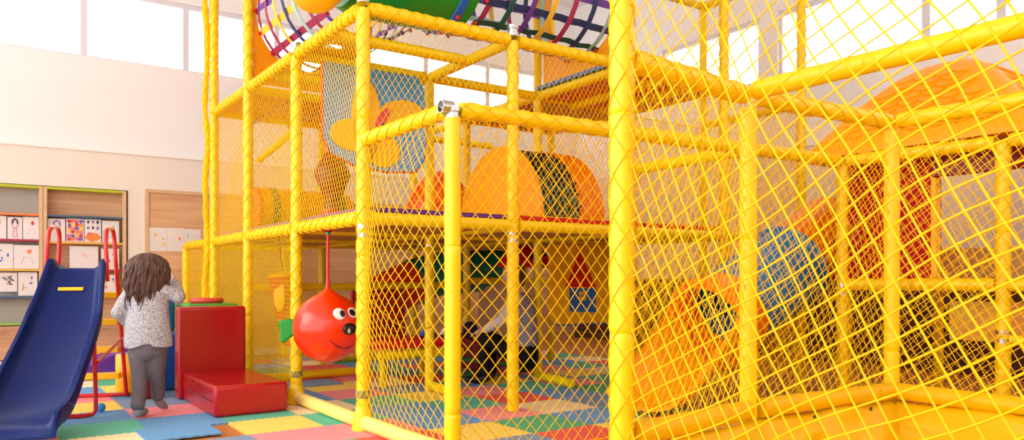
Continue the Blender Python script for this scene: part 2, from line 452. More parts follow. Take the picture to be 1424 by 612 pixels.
bookshelf(-3.0, -1.47, 'oak bookshelf with grey back and orange upper shelf, behind the blue slide', [(1.734, c_or), (1.444, c_dr), (1.113, c_ye), (0.806, c_bl), (0.51, c_gr)], M['greypanel'])
bookshelf(-1.465, -0.62, 'oak bookshelf with wooden back and slate blue upper shelf, behind the standing girl', [(1.734, c_bl), (1.43, c_ye), (1.11, c_dr), (0.807, c_or), (0.51, c_gr)], M['woodc'])
INK = {k: mat('ink ' + k, v, 0.8) for k, v in dict(pink='#d977a0', purple='#8a66a8', blue='#3a62c0', black='#3a383c', orange='#ea8a48', red='#d0404c', yellow='#eecb60', teal='#a4ccd0', rose='#ecccc6', cream='#f0e2c4', green='#7ab080').items()}
def wallb(px):
    r = (px - CX) / FPX; X0, Y0 = F(AW, 0).x, F(AW, 0).y
    return (r * Y0 - X0) / (DB.x - DB.y * r)
def paper(label, px0, px1, z0, z1, inks, style, a=None, seed=0, sheet=None):
    a = AW + 0.02 if a is None else a
    rnd = random.Random(seed); b0, b1 = wallb(px0) , wallb(px1)
    e = thing('drawing', label, 'drawing', F(a, (b0 + b1) / 2, z0), 'children\'s drawings on the wall')
    lean = 0.012 if a > AW else 0.0
    U = DB; V = (UP * (z1 - z0) + DA * lean).normalized(); h = z1 - z0; w = b1 - b0; Pt = F(a, b0, z0); Nn = -DA
    MB().prism([(0, 0), (w, 0), (w, h), (0, h)], Pt, U, V, DA * 0.002).build('sheet', sheet or M['paper'], e, smooth=0)
    def stroke(pts, r, m, name='pencil_line'):
        MB().tube([Pt + U * x * w + V * y * h + Nn * 0.0006 for x, y in pts], r, 5).build(name, INK[m], e)
    def blob(cx, cy, rx, ry, m, name='colour_patch', n=14):
        MB().prism([((cx + rx * math.cos(t) * (1 + rnd.uniform(-.25, .25))) * w, (cy + ry * math.sin(t) * (1 + rnd.uniform(-.25, .25))) * h) for t in [2 * PI * i / n for i in range(n)]], Pt + Nn * (0.0006 + rnd.uniform(0, 0.0006)), U, V, Nn * 0.0008).build(name, INK[m], e, smooth=0)
    if style == 'figure':
        stroke([(0.5 + .2 * math.cos(t), .68 + .17 * math.sin(t)) for t in [0.2 * i for i in range(33)]], 0.004, inks[0])
        stroke([(0.32, .7), (.35, .86), (.5, .93), (.65, .86), (.7, .7)], 0.009, inks[1 % len(inks)])
        stroke([(.42, .5), (.36, .1)], 0.004, inks[0]); stroke([(.58, .5), (.64, .1)], 0.004, inks[0]); stroke([(.36, .1), (.64, .1)], 0.004, inks[0])
    elif style == 'heart':
        blob(.62, .72, .10, .10, inks[0]); stroke([(.3, .2), (.4, .5), (.7, .45), (.8, .2)], 0.003, inks[1 % len(inks)])
    elif style == 'patches':
        for i in range(6): blob(rnd.uniform(.2, .8), rnd.uniform(.25, .8), rnd.uniform(.03, .10), rnd.uniform(.03, .09), inks[i % len(inks)])
    elif style == 'full':
        for i in range(24): blob(.17 + .22 * (i % 4) + rnd.uniform(-.03, .03), .12 + .15 * (i // 4) + rnd.uniform(-.02, .02), .13, .09, inks[(i * 7 + i // 4) % len(inks)])
    elif style == 'squares':
        for i in range(6):
            blob(.22 + .28 * (i % 3), .62 + .25 * (i // 3), .1, .09, inks[i % 2], n=4)
        blob(.5, .22, .45, .2, inks[-1]); blob(.3, .3, .18, .12, inks[-2])
    else:
        for i in range(5):
            x, y = rnd.uniform(.15, .85), rnd.uniform(.15, .85)
            stroke([(x, y)] + [(min(.95, max(.05, x + rnd.uniform(-.2, .2))), min(.95, max(.05, y + rnd.uniform(-.2, .2)))) for _ in range(4)], 0.004, inks[i % len(inks)])
    return e
paper('child drawing of a purple figure cut by the picture edge, grey bookshelf', 0 - 22, 9, 1.446, 1.70, ['purple', 'pink'], 'figure', seed=1)
paper('drawing of a figure with dark hair on wine shelf of grey-backed bookshelf', 10.5, 31, 1.446, 1.69, ['pink', 'black'], 'figure', seed=2)
paper('drawing with red heart face beside the dark-haired figure drawing', 32, 54, 1.446, 1.70, ['red', 'rose'], 'heart', seed=3)
paper('drawing of a tall blue brush shape on yellow shelf of grey-backed bookshelf', -8, 18.3, 1.115, 1.39, ['blue', 'blue'], 'patches', seed=4)
paper('drawing with small orange heart on yellow shelf of grey-backed bookshelf', 19, 54, 1.116, 1.38, ['orange', 'teal', 'rose'], 'heart', seed=5)
paper('drawing of black ink scribbles on slate blue shelf of grey-backed bookshelf', -4, 24, 0.86, 1.07, ['black'], 'scribble', seed=6)
paper('drawing in pale teal with an orange crayon stroke, beside black ink scribbles', 25.5, 52, 0.812, 1.075, ['teal', 'orange', 'purple'], 'patches', seed=7)
paper('pale drawing of faint figures at the slide end of yellow shelf', 66.5, 91, 1.432, 1.69, ['rose', 'purple'], 'figure', seed=8)
paper('drawing filled with red, purple and yellow paint patches on yellow shelf', 92.5, 117, 1.432, 1.70, ['red', 'purple', 'orange', 'yellow', 'pink'], 'full', seed=9)
paper('drawing with grid of purple squares over orange field', 118, 141, 1.432, 1.70, ['purple', 'black', 'red', 'orange'], 'squares', seed=10)
paper('pale green pencil drawing on yellow shelf nearest the girl', 142.5, 166, 1.432, 1.69, ['teal', 'green'], 'scribble', seed=11)
paper('wide pale pink painting on wine shelf behind the slide rail', 97, 137, 1.113, 1.38, ['rose', 'cream'], 'patches', seed=12)
paper('drawing with small red and purple dots on wine shelf near the girl', 141, 166, 1.113, 1.36, ['purple', 'red'], 'patches', seed=13)
paper('drawing with red, yellow and blue marks on orange shelf near the girl', 138, 166, 0.81, 1.05, ['orange', 'yellow', 'blue'], 'patches', seed=14)
paper('pale sheet with yellow swirl, first on the wooden panel beside the shelf', 205.5, 231, 1.34, 1.625, ['cream', 'yellow'], 'patches', AW - 0.029, seed=15)
paper('pink and yellow painting in the middle of three on wooden panel', 231.5, 255, 1.34, 1.63, ['rose', 'cream', 'orange'], 'patches', AW - 0.029, seed=16)
paper('faint pink and teal painting nearest the yellow net on wooden panel', 255.5, 278, 1.34, 1.62, ['rose', 'cream', 'teal'], 'patches', AW - 0.029, seed=17)

# ================================================================== CLIMBING FRAME
cf = thing('climbing_frame', 'tall yellow padded climbing frame with two netted decks, beside the red cushions', 'climbing frame', F(0, 0, 0.012))
AN = [0, 1.28, 2.6, 3.85]; BN = [0, 1.2, 2.4, 3.6, 4.8]
Z1, Z2, Z3 = 1.40, 2.78, 4.15
tall = {(2, 0), (3, 0), (0, 2), (0, 3), (0, 4), (1, 4), (1, 3), (2, 3), (1, 2)}
posts = {}
WR = 0.40
for i, a in enumerate(AN):
    for j, b in enumerate(BN):
        if j == 4 and i > 1: continue
        zt = Z3 + 0.05 if (i, j) in tall else Z2 - 0.01
        posts[i, j] = sleeve('post', cf, F(a, b, 0.0165), F(a, b, zt), 0.043, wrap=WR if (j == 0 or i == 0) else 0, seed=i * 7 + j)
sleeve('post', cf, F(5.2, 0, 0.0165), F(5.2, 0, Z1), 0.043, wrap=WR, seed=91)
sleeve('post', cf, F(5.2, 1.2, 0.013), F(5.2, 1.2, Z1), 0.043, seed=92)
for i, j in ((0, 0), (0, 1), (0, 2)):
    for z in (Z1, Z2): clamp(posts[i, j], F(AN[i], BN[j], z + (0.07 if z == Z2 else -0.085)))
clamp(posts[1, 0], F(AN[1], 0, Z2 + 0.05))
clamp(posts[1, 2], F(AN[1], BN[2], 1.32)); clamp(posts[1, 1], F(AN[1], BN[1], 1.32))
G = 0.045
def beamA(i0, i1, b, z, wrap=0, r=0.043, name='beam', m=None, seed=0): 
    a0 = AN[i0] if isinstance(i0, int) else i0; a1 = AN[i1] if isinstance(i1, int) else i1
    return sleeve(name, cf, F(a0 + G, b, z), F(a1 - G, b, z), r, wrap=wrap, seed=seed + int(z * 10) + int(b * 10), m=m)
def beamB(a, j0, j1, z, wrap=0, r=0.043, name='beam', m=None, seed=0):
    b0 = BN[j0] if isinstance(j0, int) else j0; b1 = BN[j1] if isinstance(j1, int) else j1
    return sleeve(name, cf, F(a, b0 + G, z), F(a, b1 - G, z), r, wrap=wrap, seed=seed + int(z * 10) + int(a * 10), m=m)
for j in range(4):
    for i in range(3):
        beamA(i, i + 1, BN[j], Z1, WR if j == 0 else 0, seed=i)
        if not (j == 3 and i == 2): beamA(i, i + 1, BN[j], Z2, WR * 0.7 if j == 0 else 0, seed=i + 3)
for i in range(4):
    for j in range(3):
        beamB(AN[i], j, j + 1, Z1, 0, seed=j)
        beamB(AN[i], j, j + 1, Z2, WR * 0.7 if i == 0 else 0, seed=j + 3)
beamA(3.85, 5.2, 0, Z1, WR); beamA(3.85, 5.2, 1.2, Z1); beamB(5.2, 0, 1, Z1)
beamB(0, 3, 4, Z2, WR * .7); beamB(0, 3, 4, Z1); beamA(0, 1, 4.8, Z2); beamA(0, 1, 4.8, Z3); beamB(0, 3, 4, Z3); beamB(1.28, 3, 4, Z3)
beamA(2, 3, 0, Z3); beamB(0, 2, 3, Z3); beamA(0, 1, 3.6, Z3); beamA(0, 1, 2.4, Z3)
beamB(0.64, 0, 1, Z2, name='joist'); beamB(1.9, 0, 1, Z2 - 0.02, name='joist')
for b in (2.8, 3.2): beamA(0, 1, b, Z2 - 0.05, name='joist')
for b in (0.4, 0.8): beamA(2, 3, b, Z2 - 0.06, name='joist', m=M['red'], r=0.025)
sleeve('floor_tube', cf, F(0.06, 0.0, 0.062), F(1.22, 0.0, 0.062), 0.048, m=M['foam_worn'], seed=5)
sleeve('floor_tube', cf, F(1.28, 2.4, 0.065), F(0.62, 2.28, 0.065), 0.04, seed=6)
sleeve('floor_tube', cf, F(1.28, 1.2, 0.065), F(0.72, 1.12, 0.065), 0.04, seed=7)
sleeve('floor_tube', cf, F(2.6, 0.06, 0.062), F(2.6, 1.14, 0.062), 0.04, seed=8)
sleeve('floor_tube', cf, F(3.85, 1.26, 0.062), F(3.85, 3.54, 0.062), 0.04, seed=9)
sleeve('brace', cf, W(360, 223, 8.4), W(416, 176, 8.0), 0.036, seed=10)
sleeve('brace', cf, F(2.6, 2.4, 0.98), F(2.6, 3.6, 0.98), 0.036, seed=11)
sleeve('brace', cf, F(2.6, 1.25, 0.93), F(2.6, 2.35, 0.93), 0.036, seed=12)
sleeve('brace', cf, F(2.6, 0.05, 0.92), F(2.6, 1.15, 0.92), 0.036, seed=12)
# torn vinyl collar ends at the corner feet
for a, b in ((1.28, 0), (0, 0)):
    c = F(a, b, 0); mb = MB()
    mb.lathe(c + UP * 0.013, UP, [(0.075, 0), (0.072, 0.05), (0.058, 0.10), (0.047, 0.15), (0.044, 0.155)], 14, cap=(True, False))
    mb.build('foot_collar', M['foam'], posts[0 if a == 0 else 1, 0], smooth=70)
    MB().lathe(c + UP * 0.22, UP, [(0.0445, 0), (0.0455, 0.002), (0.0455, 0.05), (0.0445, 0.052)], 16).build('worn_patch', mat('grey worn tape', '#8f8a4a', 0.6), posts[0 if a == 0 else 1, 0])
mb = MB()
for k in range(3):
    t0 = F(1.28, -0.03, 0.03); d = (-DB * 0.13 + DA * (0.05 - 0.07 * k))
    mb.prism([(0, -0.03), (1, -0.012 - 0.01 * k), (0.9, 0.03), (0, 0.035)], t0 - UP * 0.010 + UP * 0.004 * k, d, d.cross(UP).normalized(), UP * 0.004)
mb.build('loose_vinyl_flap', M['foam'], posts[1, 0], smooth=0)
# decks
for i in range(3):
    for j in range(3):
        a0, a1, b0, b1 = AN[i] + 0.05, AN[i + 1] - 0.05, BN[j] + 0.05, BN[j + 1] - 0.05
        MB().abox(a0, a1, b0, b1, 1.385, 1.41).build('deck_board', M['ply'], cf, smooth=0)
        MB().abox(a0 - 0.03, a1 + 0.03, b0 - 0.03, b1 + 0.03, 1.445, 1.48).build('deck_mat', M['purple'] if j == 0 else M['redpl'], cf, smooth=0, bevel=0.01)
MB().abox(2.65, 3.80, 0.05, 1.15, 2.79, 2.83).build('deck_board', mat('orange deck underside', '#f2600c', 0.5, var=0.05), cf, smooth=0)
MB().abox(0.05, 1.23, 2.45, 3.55, 2.76, 2.80).build('deck_board', M['redpl'], cf, smooth=0)
MB().abox(1.33, 2.55, 2.45, 3.55, 2.76, 2.80).build('deck_board', M['ply'], cf, smooth=0)
MB().abox(0.0, 1.28, 2.36, 3.6, 2.83, 2.865).build('deck_mat', mat('blue deck mat', '#3a78b8', 0.5), cf, smooth=0, bevel=0.008)
# yellow sheet with rounded cut-outs under the tunnels
mb = MB(); st = 0.02
holes = [(1.62, 0.28, 0.34, 0.15), (0.92, 0.12, 0.09, 0.05), (1.06, 0.22, 0.07, 0.08)]
a = 0.78
while a < 2.5:
    b = 0.05
    while b < 0.28 + 0.14 * min(1.6, a):
        if not any(((a + st / 2 - h[0]) / h[2]) ** 2 + ((b + st / 2 - h[1]) / h[3]) ** 2 < 1 for h in holes):
            mb.add([F(a, b, 2.835), F(a, b + st, 2.835), F(a + st, b + st, 2.835), F(a + st, b, 2.835)], [(0, 1, 2, 3)])
        b += st
    a += st
sheet_o = mb.build('deck_sheet', M['yellowpl'], cf, smooth=0)
bmx = bmesh.new(); bmx.from_mesh(sheet_o.data); bmesh.ops.remove_doubles(bmx, verts=bmx.verts, dist=0.001); bmx.to_mesh(sheet_o.data); bmx.free()
md = sheet_o.modifiers.new('solid', 'SOLIDIFY'); md.thickness = 0.012
# nets of the tower
FN, FR = 0.043, 0.0019
sd = 100
def tnet(a0, b0, a1, b1, z0, z1, m='net', side=FN, r=FR, ang=(57, -57), sag=0.03):
    global sd; sd += 1
    return net(cf, F(a0, b0), F(a1, b1), z0, z1, side, r, M[m], ang, sag, 0.008, sd)
for i in range(3):
    tnet(AN[i], 0, AN[i + 1], 0, 1.45, 2.76)
    if i: tnet(AN[i], 0, AN[i + 1], 0, 0.06, 1.38)
tnet(3.85, 0, 5.2, 0, 0.06, 1.38, side=0.034)
tnet(5.2, 0, 5.2, 1.2, 0.06, 1.38)
tnet(3.85, 0, 3.85, 1.2, 1.45, 2.76); tnet(3.85, 0.0, 3.85, 1.2, 0.06, 1.38, side=0.034)
for j in range(3):
    tnet(0, BN[j], 0, BN[j + 1], 1.48, 2.76)
    tnet(3.85, BN[j], 3.85, BN[j + 1], 0.06, 1.38, side=0.06)
tnet(0, 3.6, 0, 4.8, 1.45, 2.76); tnet(0, 2.4, 0, 3.6, 0.06, 1.38, side=0.042, r=0.0034); tnet(0, 3.6, 0, 4.8, 0.06, 1.38, side=0.042, r=0.0034); tnet(1.28, 2.4, 1.28, 3.6, 1.5, 2.74, side=0.042, r=0.0034); tnet(1.28, 3.6, 1.28, 4.8, 0.06, 2.74, side=0.042, r=0.0034); tnet(1.28, 4.8, 0, 4.8, 0.06, 2.74, side=0.042, r=0.0034)
tnet(2.6, 0, 2.6, 1.2, 1.5, 2.74, side=0.06)
tnet(1.28, 3.6, 0, 3.6, 1.5, 2.74, side=0.06); tnet(1.28, 4.8, 0, 4.8, 2.8, 4.1, side=0.06); tnet(0, 2.4, 0, 3.6, 2.9, 4.1, side=0.07)
# gathered net hanging down the far corner post
mb = MB(); pts, rs = [], []
rnd = random.Random(3)
for k in range(60):
    z = 0.15 + 4.1 * k / 59
    pts.append(F(3.9 + 0.015 * math.sin(k * 0.7), -0.07 + 0.012 * math.sin(k * 0.43), z)); rs.append(0.024 + rnd.uniform(-0.006, 0.007))
mb.tube(pts, rs, 10)
for sg in (1, -1):
    for stt in range(4):
        mb.tube([pts[k] + Vector((math.cos(stt * PI / 2 + sg * k * .8), math.sin(stt * PI / 2 + sg * k * .8), 0)) * (rs[k] + 0.003) for k in range(60)], 0.004, 5)
mb.build('gathered_net', M['net'], cf, smooth=70)
# rope hanging slack behind the corner post
pts = [lerp(W(512, 413, 5.2), W(606, 452, 6.4), t / 20) - UP * (0.12 * math.sin(PI * t / 20)) for t in range(21)]
MB().tube(pts, 0.006, 6).build('slack_rope', M['net'], cf)

# ------------------------------------------------------------------ low net pen in front and ball pit on the right
N630 = Vector((-0.318, 4.06, 0)); N865 = Vector((0.452, 3.12, 0)); N1043 = Vector((1.175, 3.77, 0)); N1243 = Vector((2.205, 4.40, 0))
N1173 = Vector((2.56, 5.87, 0)); N1393 = Vector((3.24, 5.0, 0)); 
ND1 = lerp(N630, N1173, 0.345); ND2 = lerp(N630, N1173, 0.69)
pen = thing('net_pen', 'low yellow net pen with vinyl-lined ball pit, in front of the tall climbing frame', 'play pen', Vector((1.2, 4.5, 0.012)))
h = lambda p, z: Vector((p.x, p.y, z))
PZ = 1.91
p630 = sleeve('post', pen, h(N630, 0.013), h(N630, PZ - 0.05), 0.045, wrap=0.0, seed=21)
p865 = sleeve('post', pen, h(N865, 0.013), h(N865, 3.6), 0.05, wrap=0.5, seed=22)
p1043 = sleeve('post', pen, h(N1043, 0.013), h(N1043, PZ - 0.06), 0.043, seed=23)
p1243 = sleeve('post', pen, h(N1243, 0.013), h(N1243, PZ - 0.05), 0.043, seed=24)
p1173 = sleeve('post', pen, h(N1173, 0.013), h(N1173, PZ), 0.043, wrap=0.4, seed=25)
p1393 = sleeve('post', pen, h(N1393, 0.013), h(N1393, PZ), 0.043, wrap=0.4, seed=26)
sleeve('post', pen, h(ND1, 0.013), h(ND1, PZ - .05), 0.043, seed=27); sleeve('post', pen, h(ND2, 0.013), h(ND2, PZ - .05), 0.043, seed=28)
clamp(p630, h(N630, PZ - 0.03)); clamp(p1393, h(N1393, 0.62)); clamp(p1173, h(N1173, 0.92))
# open steel end of the beam at the front corner
MB().lathe(h(N630, PZ + 0.005) - DB * 0.055 , -DB, [(0.036, -0.05), (0.036, 0.02), (0.030, 0.02), (0.030, -0.03)], 18, cap=(False, False)).build('pipe_end', M['steel'], p630)
def bp(p, q, z, name='beam', r=0.043, wrap=0, g=0.045, m=None, z2=None, seed=0):
    d = (q - p).normalized(); return sleeve(name, pen, h(p + d * g, z), h(q - d * g, z if z2 is None else z2), r, wrap=wrap, m=m, seed=seed)
C0 = F(0, 0)
bp(N630, C0, PZ, wrap=0.45); bp(N630, ND1, PZ, wrap=0.45); bp(ND1, ND2, PZ, wrap=0.3); bp(ND2, N1173, PZ, wrap=0.3)
bp(N1173, N1393, PZ, wrap=0.4); bp(N1393, N1393 - DA * 1.2, PZ, wrap=0.4); bp(N1173, N1393, 0.96, wrap=0.4); bp(N1393, N1393 - DA * 1.2, 0.96)
bp(N865, N1043, PZ, r=0.047, wrap=0.35); bp(N1043, N1243, PZ, wrap=0.45); bp(N1043 + UP * 0, N1043 - DA * 1.7, PZ + 0.02, r=0.046); bp(N1243, N1243 - DA * 1.9, PZ, wrap=0.6)
bp(ND2, F(0, 2.4), PZ, g=0.06); 
sleeve('floor_tube', pen, F(-0.06, 0, 0.062), h(N630 + DA * 0.06, 0.062), 0.048, m=M['foam_worn'], seed=31)
bp(N1393, N1393 - DA * 1.0, 0.60, r=0.03)
# padded rim and vinyl liner of the ball pit
ZR = 0.355
rim = [N865, N1043, N1243, N1243 - DA * 1.9]
for k in range(3):
    d = (rim[k + 1] - rim[k]).normalized(); nrm = Vector((d.y, -d.x, 0))
    sleeve('pit_rim', pen, h(rim[k] + d * 0.06 + nrm * 0.02, ZR), h(rim[k + 1] - d * 0.05 + nrm * 0.02, ZR), 0.05, m=M['yellowvin'], seed=40 + k, seam=0.7)
mb = MB(); rows = []
NU = 90; per = sum((rim[k + 1] - rim[k]).length for k in range(3))
ctr = Vector((2.2, 3.2, 0))
w1, w2 = Wob(5), Wob(9)
for iz in range(15):
    z = ZR - 0.05 - 0.28 * iz / 14; ring = []
    for k in range(3):
        d = (rim[k + 1] - rim[k]); n_ = d.normalized(); nrm = Vector((n_.y, -n_.x, 0)); nn = 30
        for q in range(nn + (1 if k == 2 else 0)):
            t = q / nn; p = rim[k] + d * t
            s = (k + t) * 1.2
            corner = min(t, 1 - t) if (k < 2 or t < 0.5) else t
            fold = 0.05 * abs(math.sin(s * 9 + iz * 0.25)) * (iz / 14) + 0.02 * float(w1(np.array(s * 2), np.array(z * 6)))
            prev_n = nrm
            ring.append(p + nrm * (0.04 + 0.16 * (iz / 14) ** 0.8 + fold * 1.2) + UP * (z + 0.012 * float(w2(np.array(s * 3), np.array(z * 4)))) )
    rows.append(ring)
mb.rings(rows, closedring=False, cap=(False, False))
mb.build('pit_liner', M['yellowvin'], pen, smooth=180, solid=0.004)
mb = MB(); mb.prism([(p.x, p.y) for p in (N865 - DA * 0 + DB * 0.12, N1043 + Vector((0.1, -0.12, 0)), N1243 + Vector((0.02, -0.2, 0)), N1243 - DA * 1.9 - DB * 0.1, N865 - DA * 1.9 + DB * 0.12)], Vector((0, 0, 0.014)), Vector((1, 0, 0)), Vector((0, 1, 0)), UP * 0.02)
mb.build('pit_floor', M['yellowvin'], pen, smooth=0)
for t in (0.35, 0.75):
    p = lerp(N1043, N1243, t); d = DB.cross(UP)
    MB().lathe(h(p, ZR - 0.075) + d * 0.062, d, [(0.012, 0), (0.014, 0.003), (0.008, 0.006), (0.001, 0.007)], 12).build('eyelet', mat('dark eyelet', '#5a4a20', 0.4, metal=0.6), pen)
MB().tube([h(N1043, ZR + 0.012) - DB * 0.10, h(N1043, ZR + 0.012) - DB * 0.035], 0.026, 14).build('pipe_end', M['steel'], p1043)
def pnet(P, Q, z0, z1, side=0.068, r=0.0027, ang=(48, -48), sag=0.05, m='net', wob=0.015):
    global sd; sd += 1
    return net(pen, P, Q, z0, z1, side, r, M[m], ang, sag, wob, sd)
pnet(C0, N630, 0.08, PZ - 0.03, 0.058, 0.0026, (50, -50), 0.14, wob=0.045)
pnet(N630, ND1, 0.03, PZ, 0.066, 0.0027); pnet(ND1, ND2, 0.03, PZ, 0.066, 0.0027); pnet(ND2, N1173, 0.03, PZ, 0.066, 0.0027)
pnet(N865, N1043, ZR, PZ, 0.046, 0.0021, (62, -55)); pnet(N1043, N1243, ZR, PZ, 0.046, 0.0021, (35, -62)); pnet(N1243, N1243 - DA * 1.7, ZR, PZ, 0.046, 0.0021, (35, -62))
pnet(N1173, N1393, 0.03, PZ, 0.058, 0.0024)
# the big-meshed net nearest the camera, running from the tall front post
pnet(N865 - DA * 0.03, N865 - DA * 1.85, 0.03, 3.2, 0.066, 0.0034, (27, -61), 0.07, wob=0.03)
# printed vinyl barrier low behind the pen
o = MB().abox(-2.75, -1.93, 3.75, 3.77, 0.56, 0.84).build('barrier_panel', mat('printed vinyl', '#d8c828', 0.4, vscale=7, col2='#e88a18'), pen, smooth=0)

# ================================================================== play pieces on the frame
def plate_hole(P, U, V, Nt, x0, x1, y0, y1, cx, cy, r, n=48):
    mb = MB(); outer, inner = [], []
    for i in range(n):
        t = 2 * PI * (i + 0.5) / n; c, s_ = math.cos(t), math.sin(t)
        k = min(((x1 - cx) / c if c > 0 else (x0 - cx) / c) if abs(c) > 1e-6 else 1e9, ((y1 - cy) / s_ if s_ > 0 else (y0 - cy) / s_) if abs(s_) > 1e-6 else 1e9)
        outer.append((cx + c * k, cy + s_ * k)); inner.append((cx + c * r, cy + s_ * r))
    pt = lambda q, d: P + U * q[0] + V * q[1] + Nt * d
    rr = [[pt(q, 0) for q in outer], [pt(q, 0) for q in inner], [pt(q, 1) for q in inner], [pt(q, 1) for q in outer]]
    mb.rings(rr, cap=(False, False), loop=True); return mb
TZ = 3.52; TR = 0.52
BELT = [mat('belt ' + n, c, 0.6) for n, c in (('wine', '#a8305a'), ('navy', '#28386c'), ('yellow', '#f0c83c'), ('bottle green', '#1e5a50'), ('violet', '#6a3c9c'), ('sky', '#a8d0cc'), ('orange', '#f08428'))]
def web_tunnel(name, label, c0, c1, order, panel):
    e = thing(name, label, 'tunnel', c0 - UP * TR)
    ax = (c1 - c0); L = ax.length; ax = ax / L; u = UP; w = ax.cross(u)
    def ringpts(x, r, n=36): return [c0 + ax * x + (u * math.cos(2 * PI * j / n) + w * math.sin(2 * PI * j / n)) * r for j in range(n)]
    panel(e)
    nh = 7
    for k in range(nh):
        x = 0.06 + (L - 0.12) * k / (nh - 1)
        rr = [ringpts(x - 0.024, TR), ringpts(x + 0.024, TR), ringpts(x + 0.024, TR + 0.006), ringpts(x - 0.024, TR + 0.006)]
        MB().rings(rr, cap=(False, False), loop=True).build('hoop_belt', BELT[order[k % len(order)]], e)
    for k in range(16):
        t = 2 * PI * k / 16; d = u * math.cos(t) + w * math.sin(t); s_ = ax.cross(d)
        rr = []
        for q in range(13):
            x = L * q / 12; rad = TR + 0.007 + 0.012 * math.sin(q * 2.6 + k) - 0.03 * math.sin(PI * q / 12)
            p = c0 + ax * x + d * rad
            rr.append([p - s_ * 0.03, p + s_ * 0.03, p + s_ * 0.03 + d * 0.004, p - s_ * 0.03 + d * 0.004])
        b = MB().rings(rr, cap=(True, True)).build('long_belt', BELT[order[(k * 3 + 1) % len(order)]], e)
        MB().sph(c0 + ax * 0.02 + d * (TR + 0.018), 0.016, 10, 6).build('bolt', M['redpl'], b)
        MB().sph(c0 + ax * (L - 0.02) + d * (TR + 0.018), 0.016, 10, 6).build('bolt', M['redpl'], b)
    return e
def panL(e):
    plate_hole(F(2.6, 0, 2.85), DB, UP, DA * 0.05, 0.05, 1.15, 0, 1.22, 0.6, TZ - 2.85, TR).build('end_panel', M['orange'], e, bevel=0.006)
def panR(e):
    plate_hole(F(0, 2.42, 2.87), DA, UP, DB * 0.05, 0.05, 1.22, 0, 1.22, 0.64, TZ - 2.87, TR).build('end_panel', M['orange'], e, bevel=0.006)
web_tunnel('web_tunnel', 'belt-webbed tunnel of wine and yellow straps by the far corner post', F(2.6, 0.6, TZ), F(1.2, 0.6, TZ), [0, 0, 2, 1, 5, 0, 4], panL)
web_tunnel('web_tunnel', 'belt-webbed tunnel of wine, green and violet straps between green drum and tall post', F(0.64, 1.12, TZ), F(0.64, 2.42, TZ), [0, 3, 4, 2, 0, 1, 5], panR)
e = thing('tunnel_drum', 'green plastic tunnel drum with blue band and red bolts above the frame corner', 'tunnel', F(0.64, 0.6, TZ - 0.55))
MB().lathe(F(0.64, 0.12, TZ), DB, [(0.40, 0), (0.50, 0.02), (0.535, 0.10), (0.545, 0.48), (0.535, 0.86), (0.53, 0.96), (0.50, 0.965), (0.49, 0.86), (0.49, 0.1), (0.40, 0.02)], 48, cap=(False, False)).build('drum_shell', M['green'], e)
MB().lathe(F(0.64, 0.92, TZ), DB, [(0.53, 0), (0.55, 0.01), (0.55, 0.07), (0.53, 0.08)], 48, cap=(False, False)).build('blue_band', M['blue'], e)
for k in range(14):
    t = 2 * PI * k / 14; d = UP * math.cos(t) + DA * math.sin(t)
    MB().sph(F(0.64, 0.96, TZ) + d * 0.553, 0.018, 10, 6).build('bolt', M['redpl'], e)
e = thing('face_dome', 'yellow plastic face dome with red mouth dots beside the green drum', 'play figure', F(0.5, -0.13, 2.87))
c = F(0.5, -0.13, 3.13)
MB().ell(c, (DA * 0.27, DB * 0.22, UP * 0.26), 28, 18).build('dome', M['yellowpl'], e)
fd = (Vector((0, -0.92, -0.4))).normalized()
for dx, dz, r, m in ((-.03, -.12, .018, 'white'), (.0, -.14, .014, 'redpl'), (.04, -.12, .016, 'redpl'), (-.09, .06, .035, 'black'), (.08, .06, .035, 'black')):
    d = Vector((dx / .25, -0.85, dz / .25)).normalized()
    MB().sph(c + Vector((d.x * .25, d.y * .235, d.z * .255)), r, 12, 8).build('face_dot', M[m], e)
# blue hanging panel with yellow bird relief
e = thing('animal_panel', 'blue vinyl panel with yellow bird shape hanging behind the corner post', 'panel', F(1.15, 0.65, 1.88))
Pp = F(1.14, 0, 0)
poly = [(0.16, 2.72), (0.16, 2.12), (0.22, 2.0), (0.42, 1.92), (0.7, 1.89), (0.98, 1.91), (1.06, 2.0), (1.08, 2.2), (1.06, 2.62), (1.0, 2.72)]
MB().prism(poly, Pp, DB, UP, -DA * 0.03).build('panel_board', M['bluepl'], e, smooth=30, bevel=0.008)
MB().tube([Pp - DA * 0.015 + DB * x + UP * z for x, z in [(0.155, 2.72)] + poly[1:8] + [(1.085, 2.3)]], 0.013, 8).build('red_piping', M['redpl'], e)
def blobp(cx, cz, rx, rz, m, nm, rot=0, d=0.035, n=28):
    pl = []
    for t in [2 * PI * i / n for i in range(n)]:
        x, z = rx * math.cos(t), rz * math.sin(t); pl.append((cx + x * math.cos(rot) - z * math.sin(rot), cz + x * math.sin(rot) + z * math.cos(rot)))
    return MB().prism(pl, Pp - DA * 0.0302, DB, UP, -DA * (d - 0.02)).build(nm, m, e, smooth=30, bevel=0.006)
blobp(0.52, 2.28, 0.13, 0.34, M['yellowpl'], 'bird_body'); blobp(0.40, 2.16, 0.19, 0.13, M['yellowpl'], 'bird_wing'); blobp(0.84, 2.38, 0.21, 0.12, M['yellowpl'], 'bird_head', 0.15)
blobp(0.66, 2.06, 0.16, 0.14, M['yellowpl'], 'bird_foot'); blobp(0.66, 2.33, 0.035, 0.10, mat('coral vinyl', '#e84a52', .4), 'beak', -0.6, 0.05)
for x in (0.3, 0.9): MB().tube([Pp - DA * 0.015 + DB * x + UP * 2.72, F(1.2, x, 2.77)], 0.008, 6).build('hanging_strap', M['yellowpl'], e)
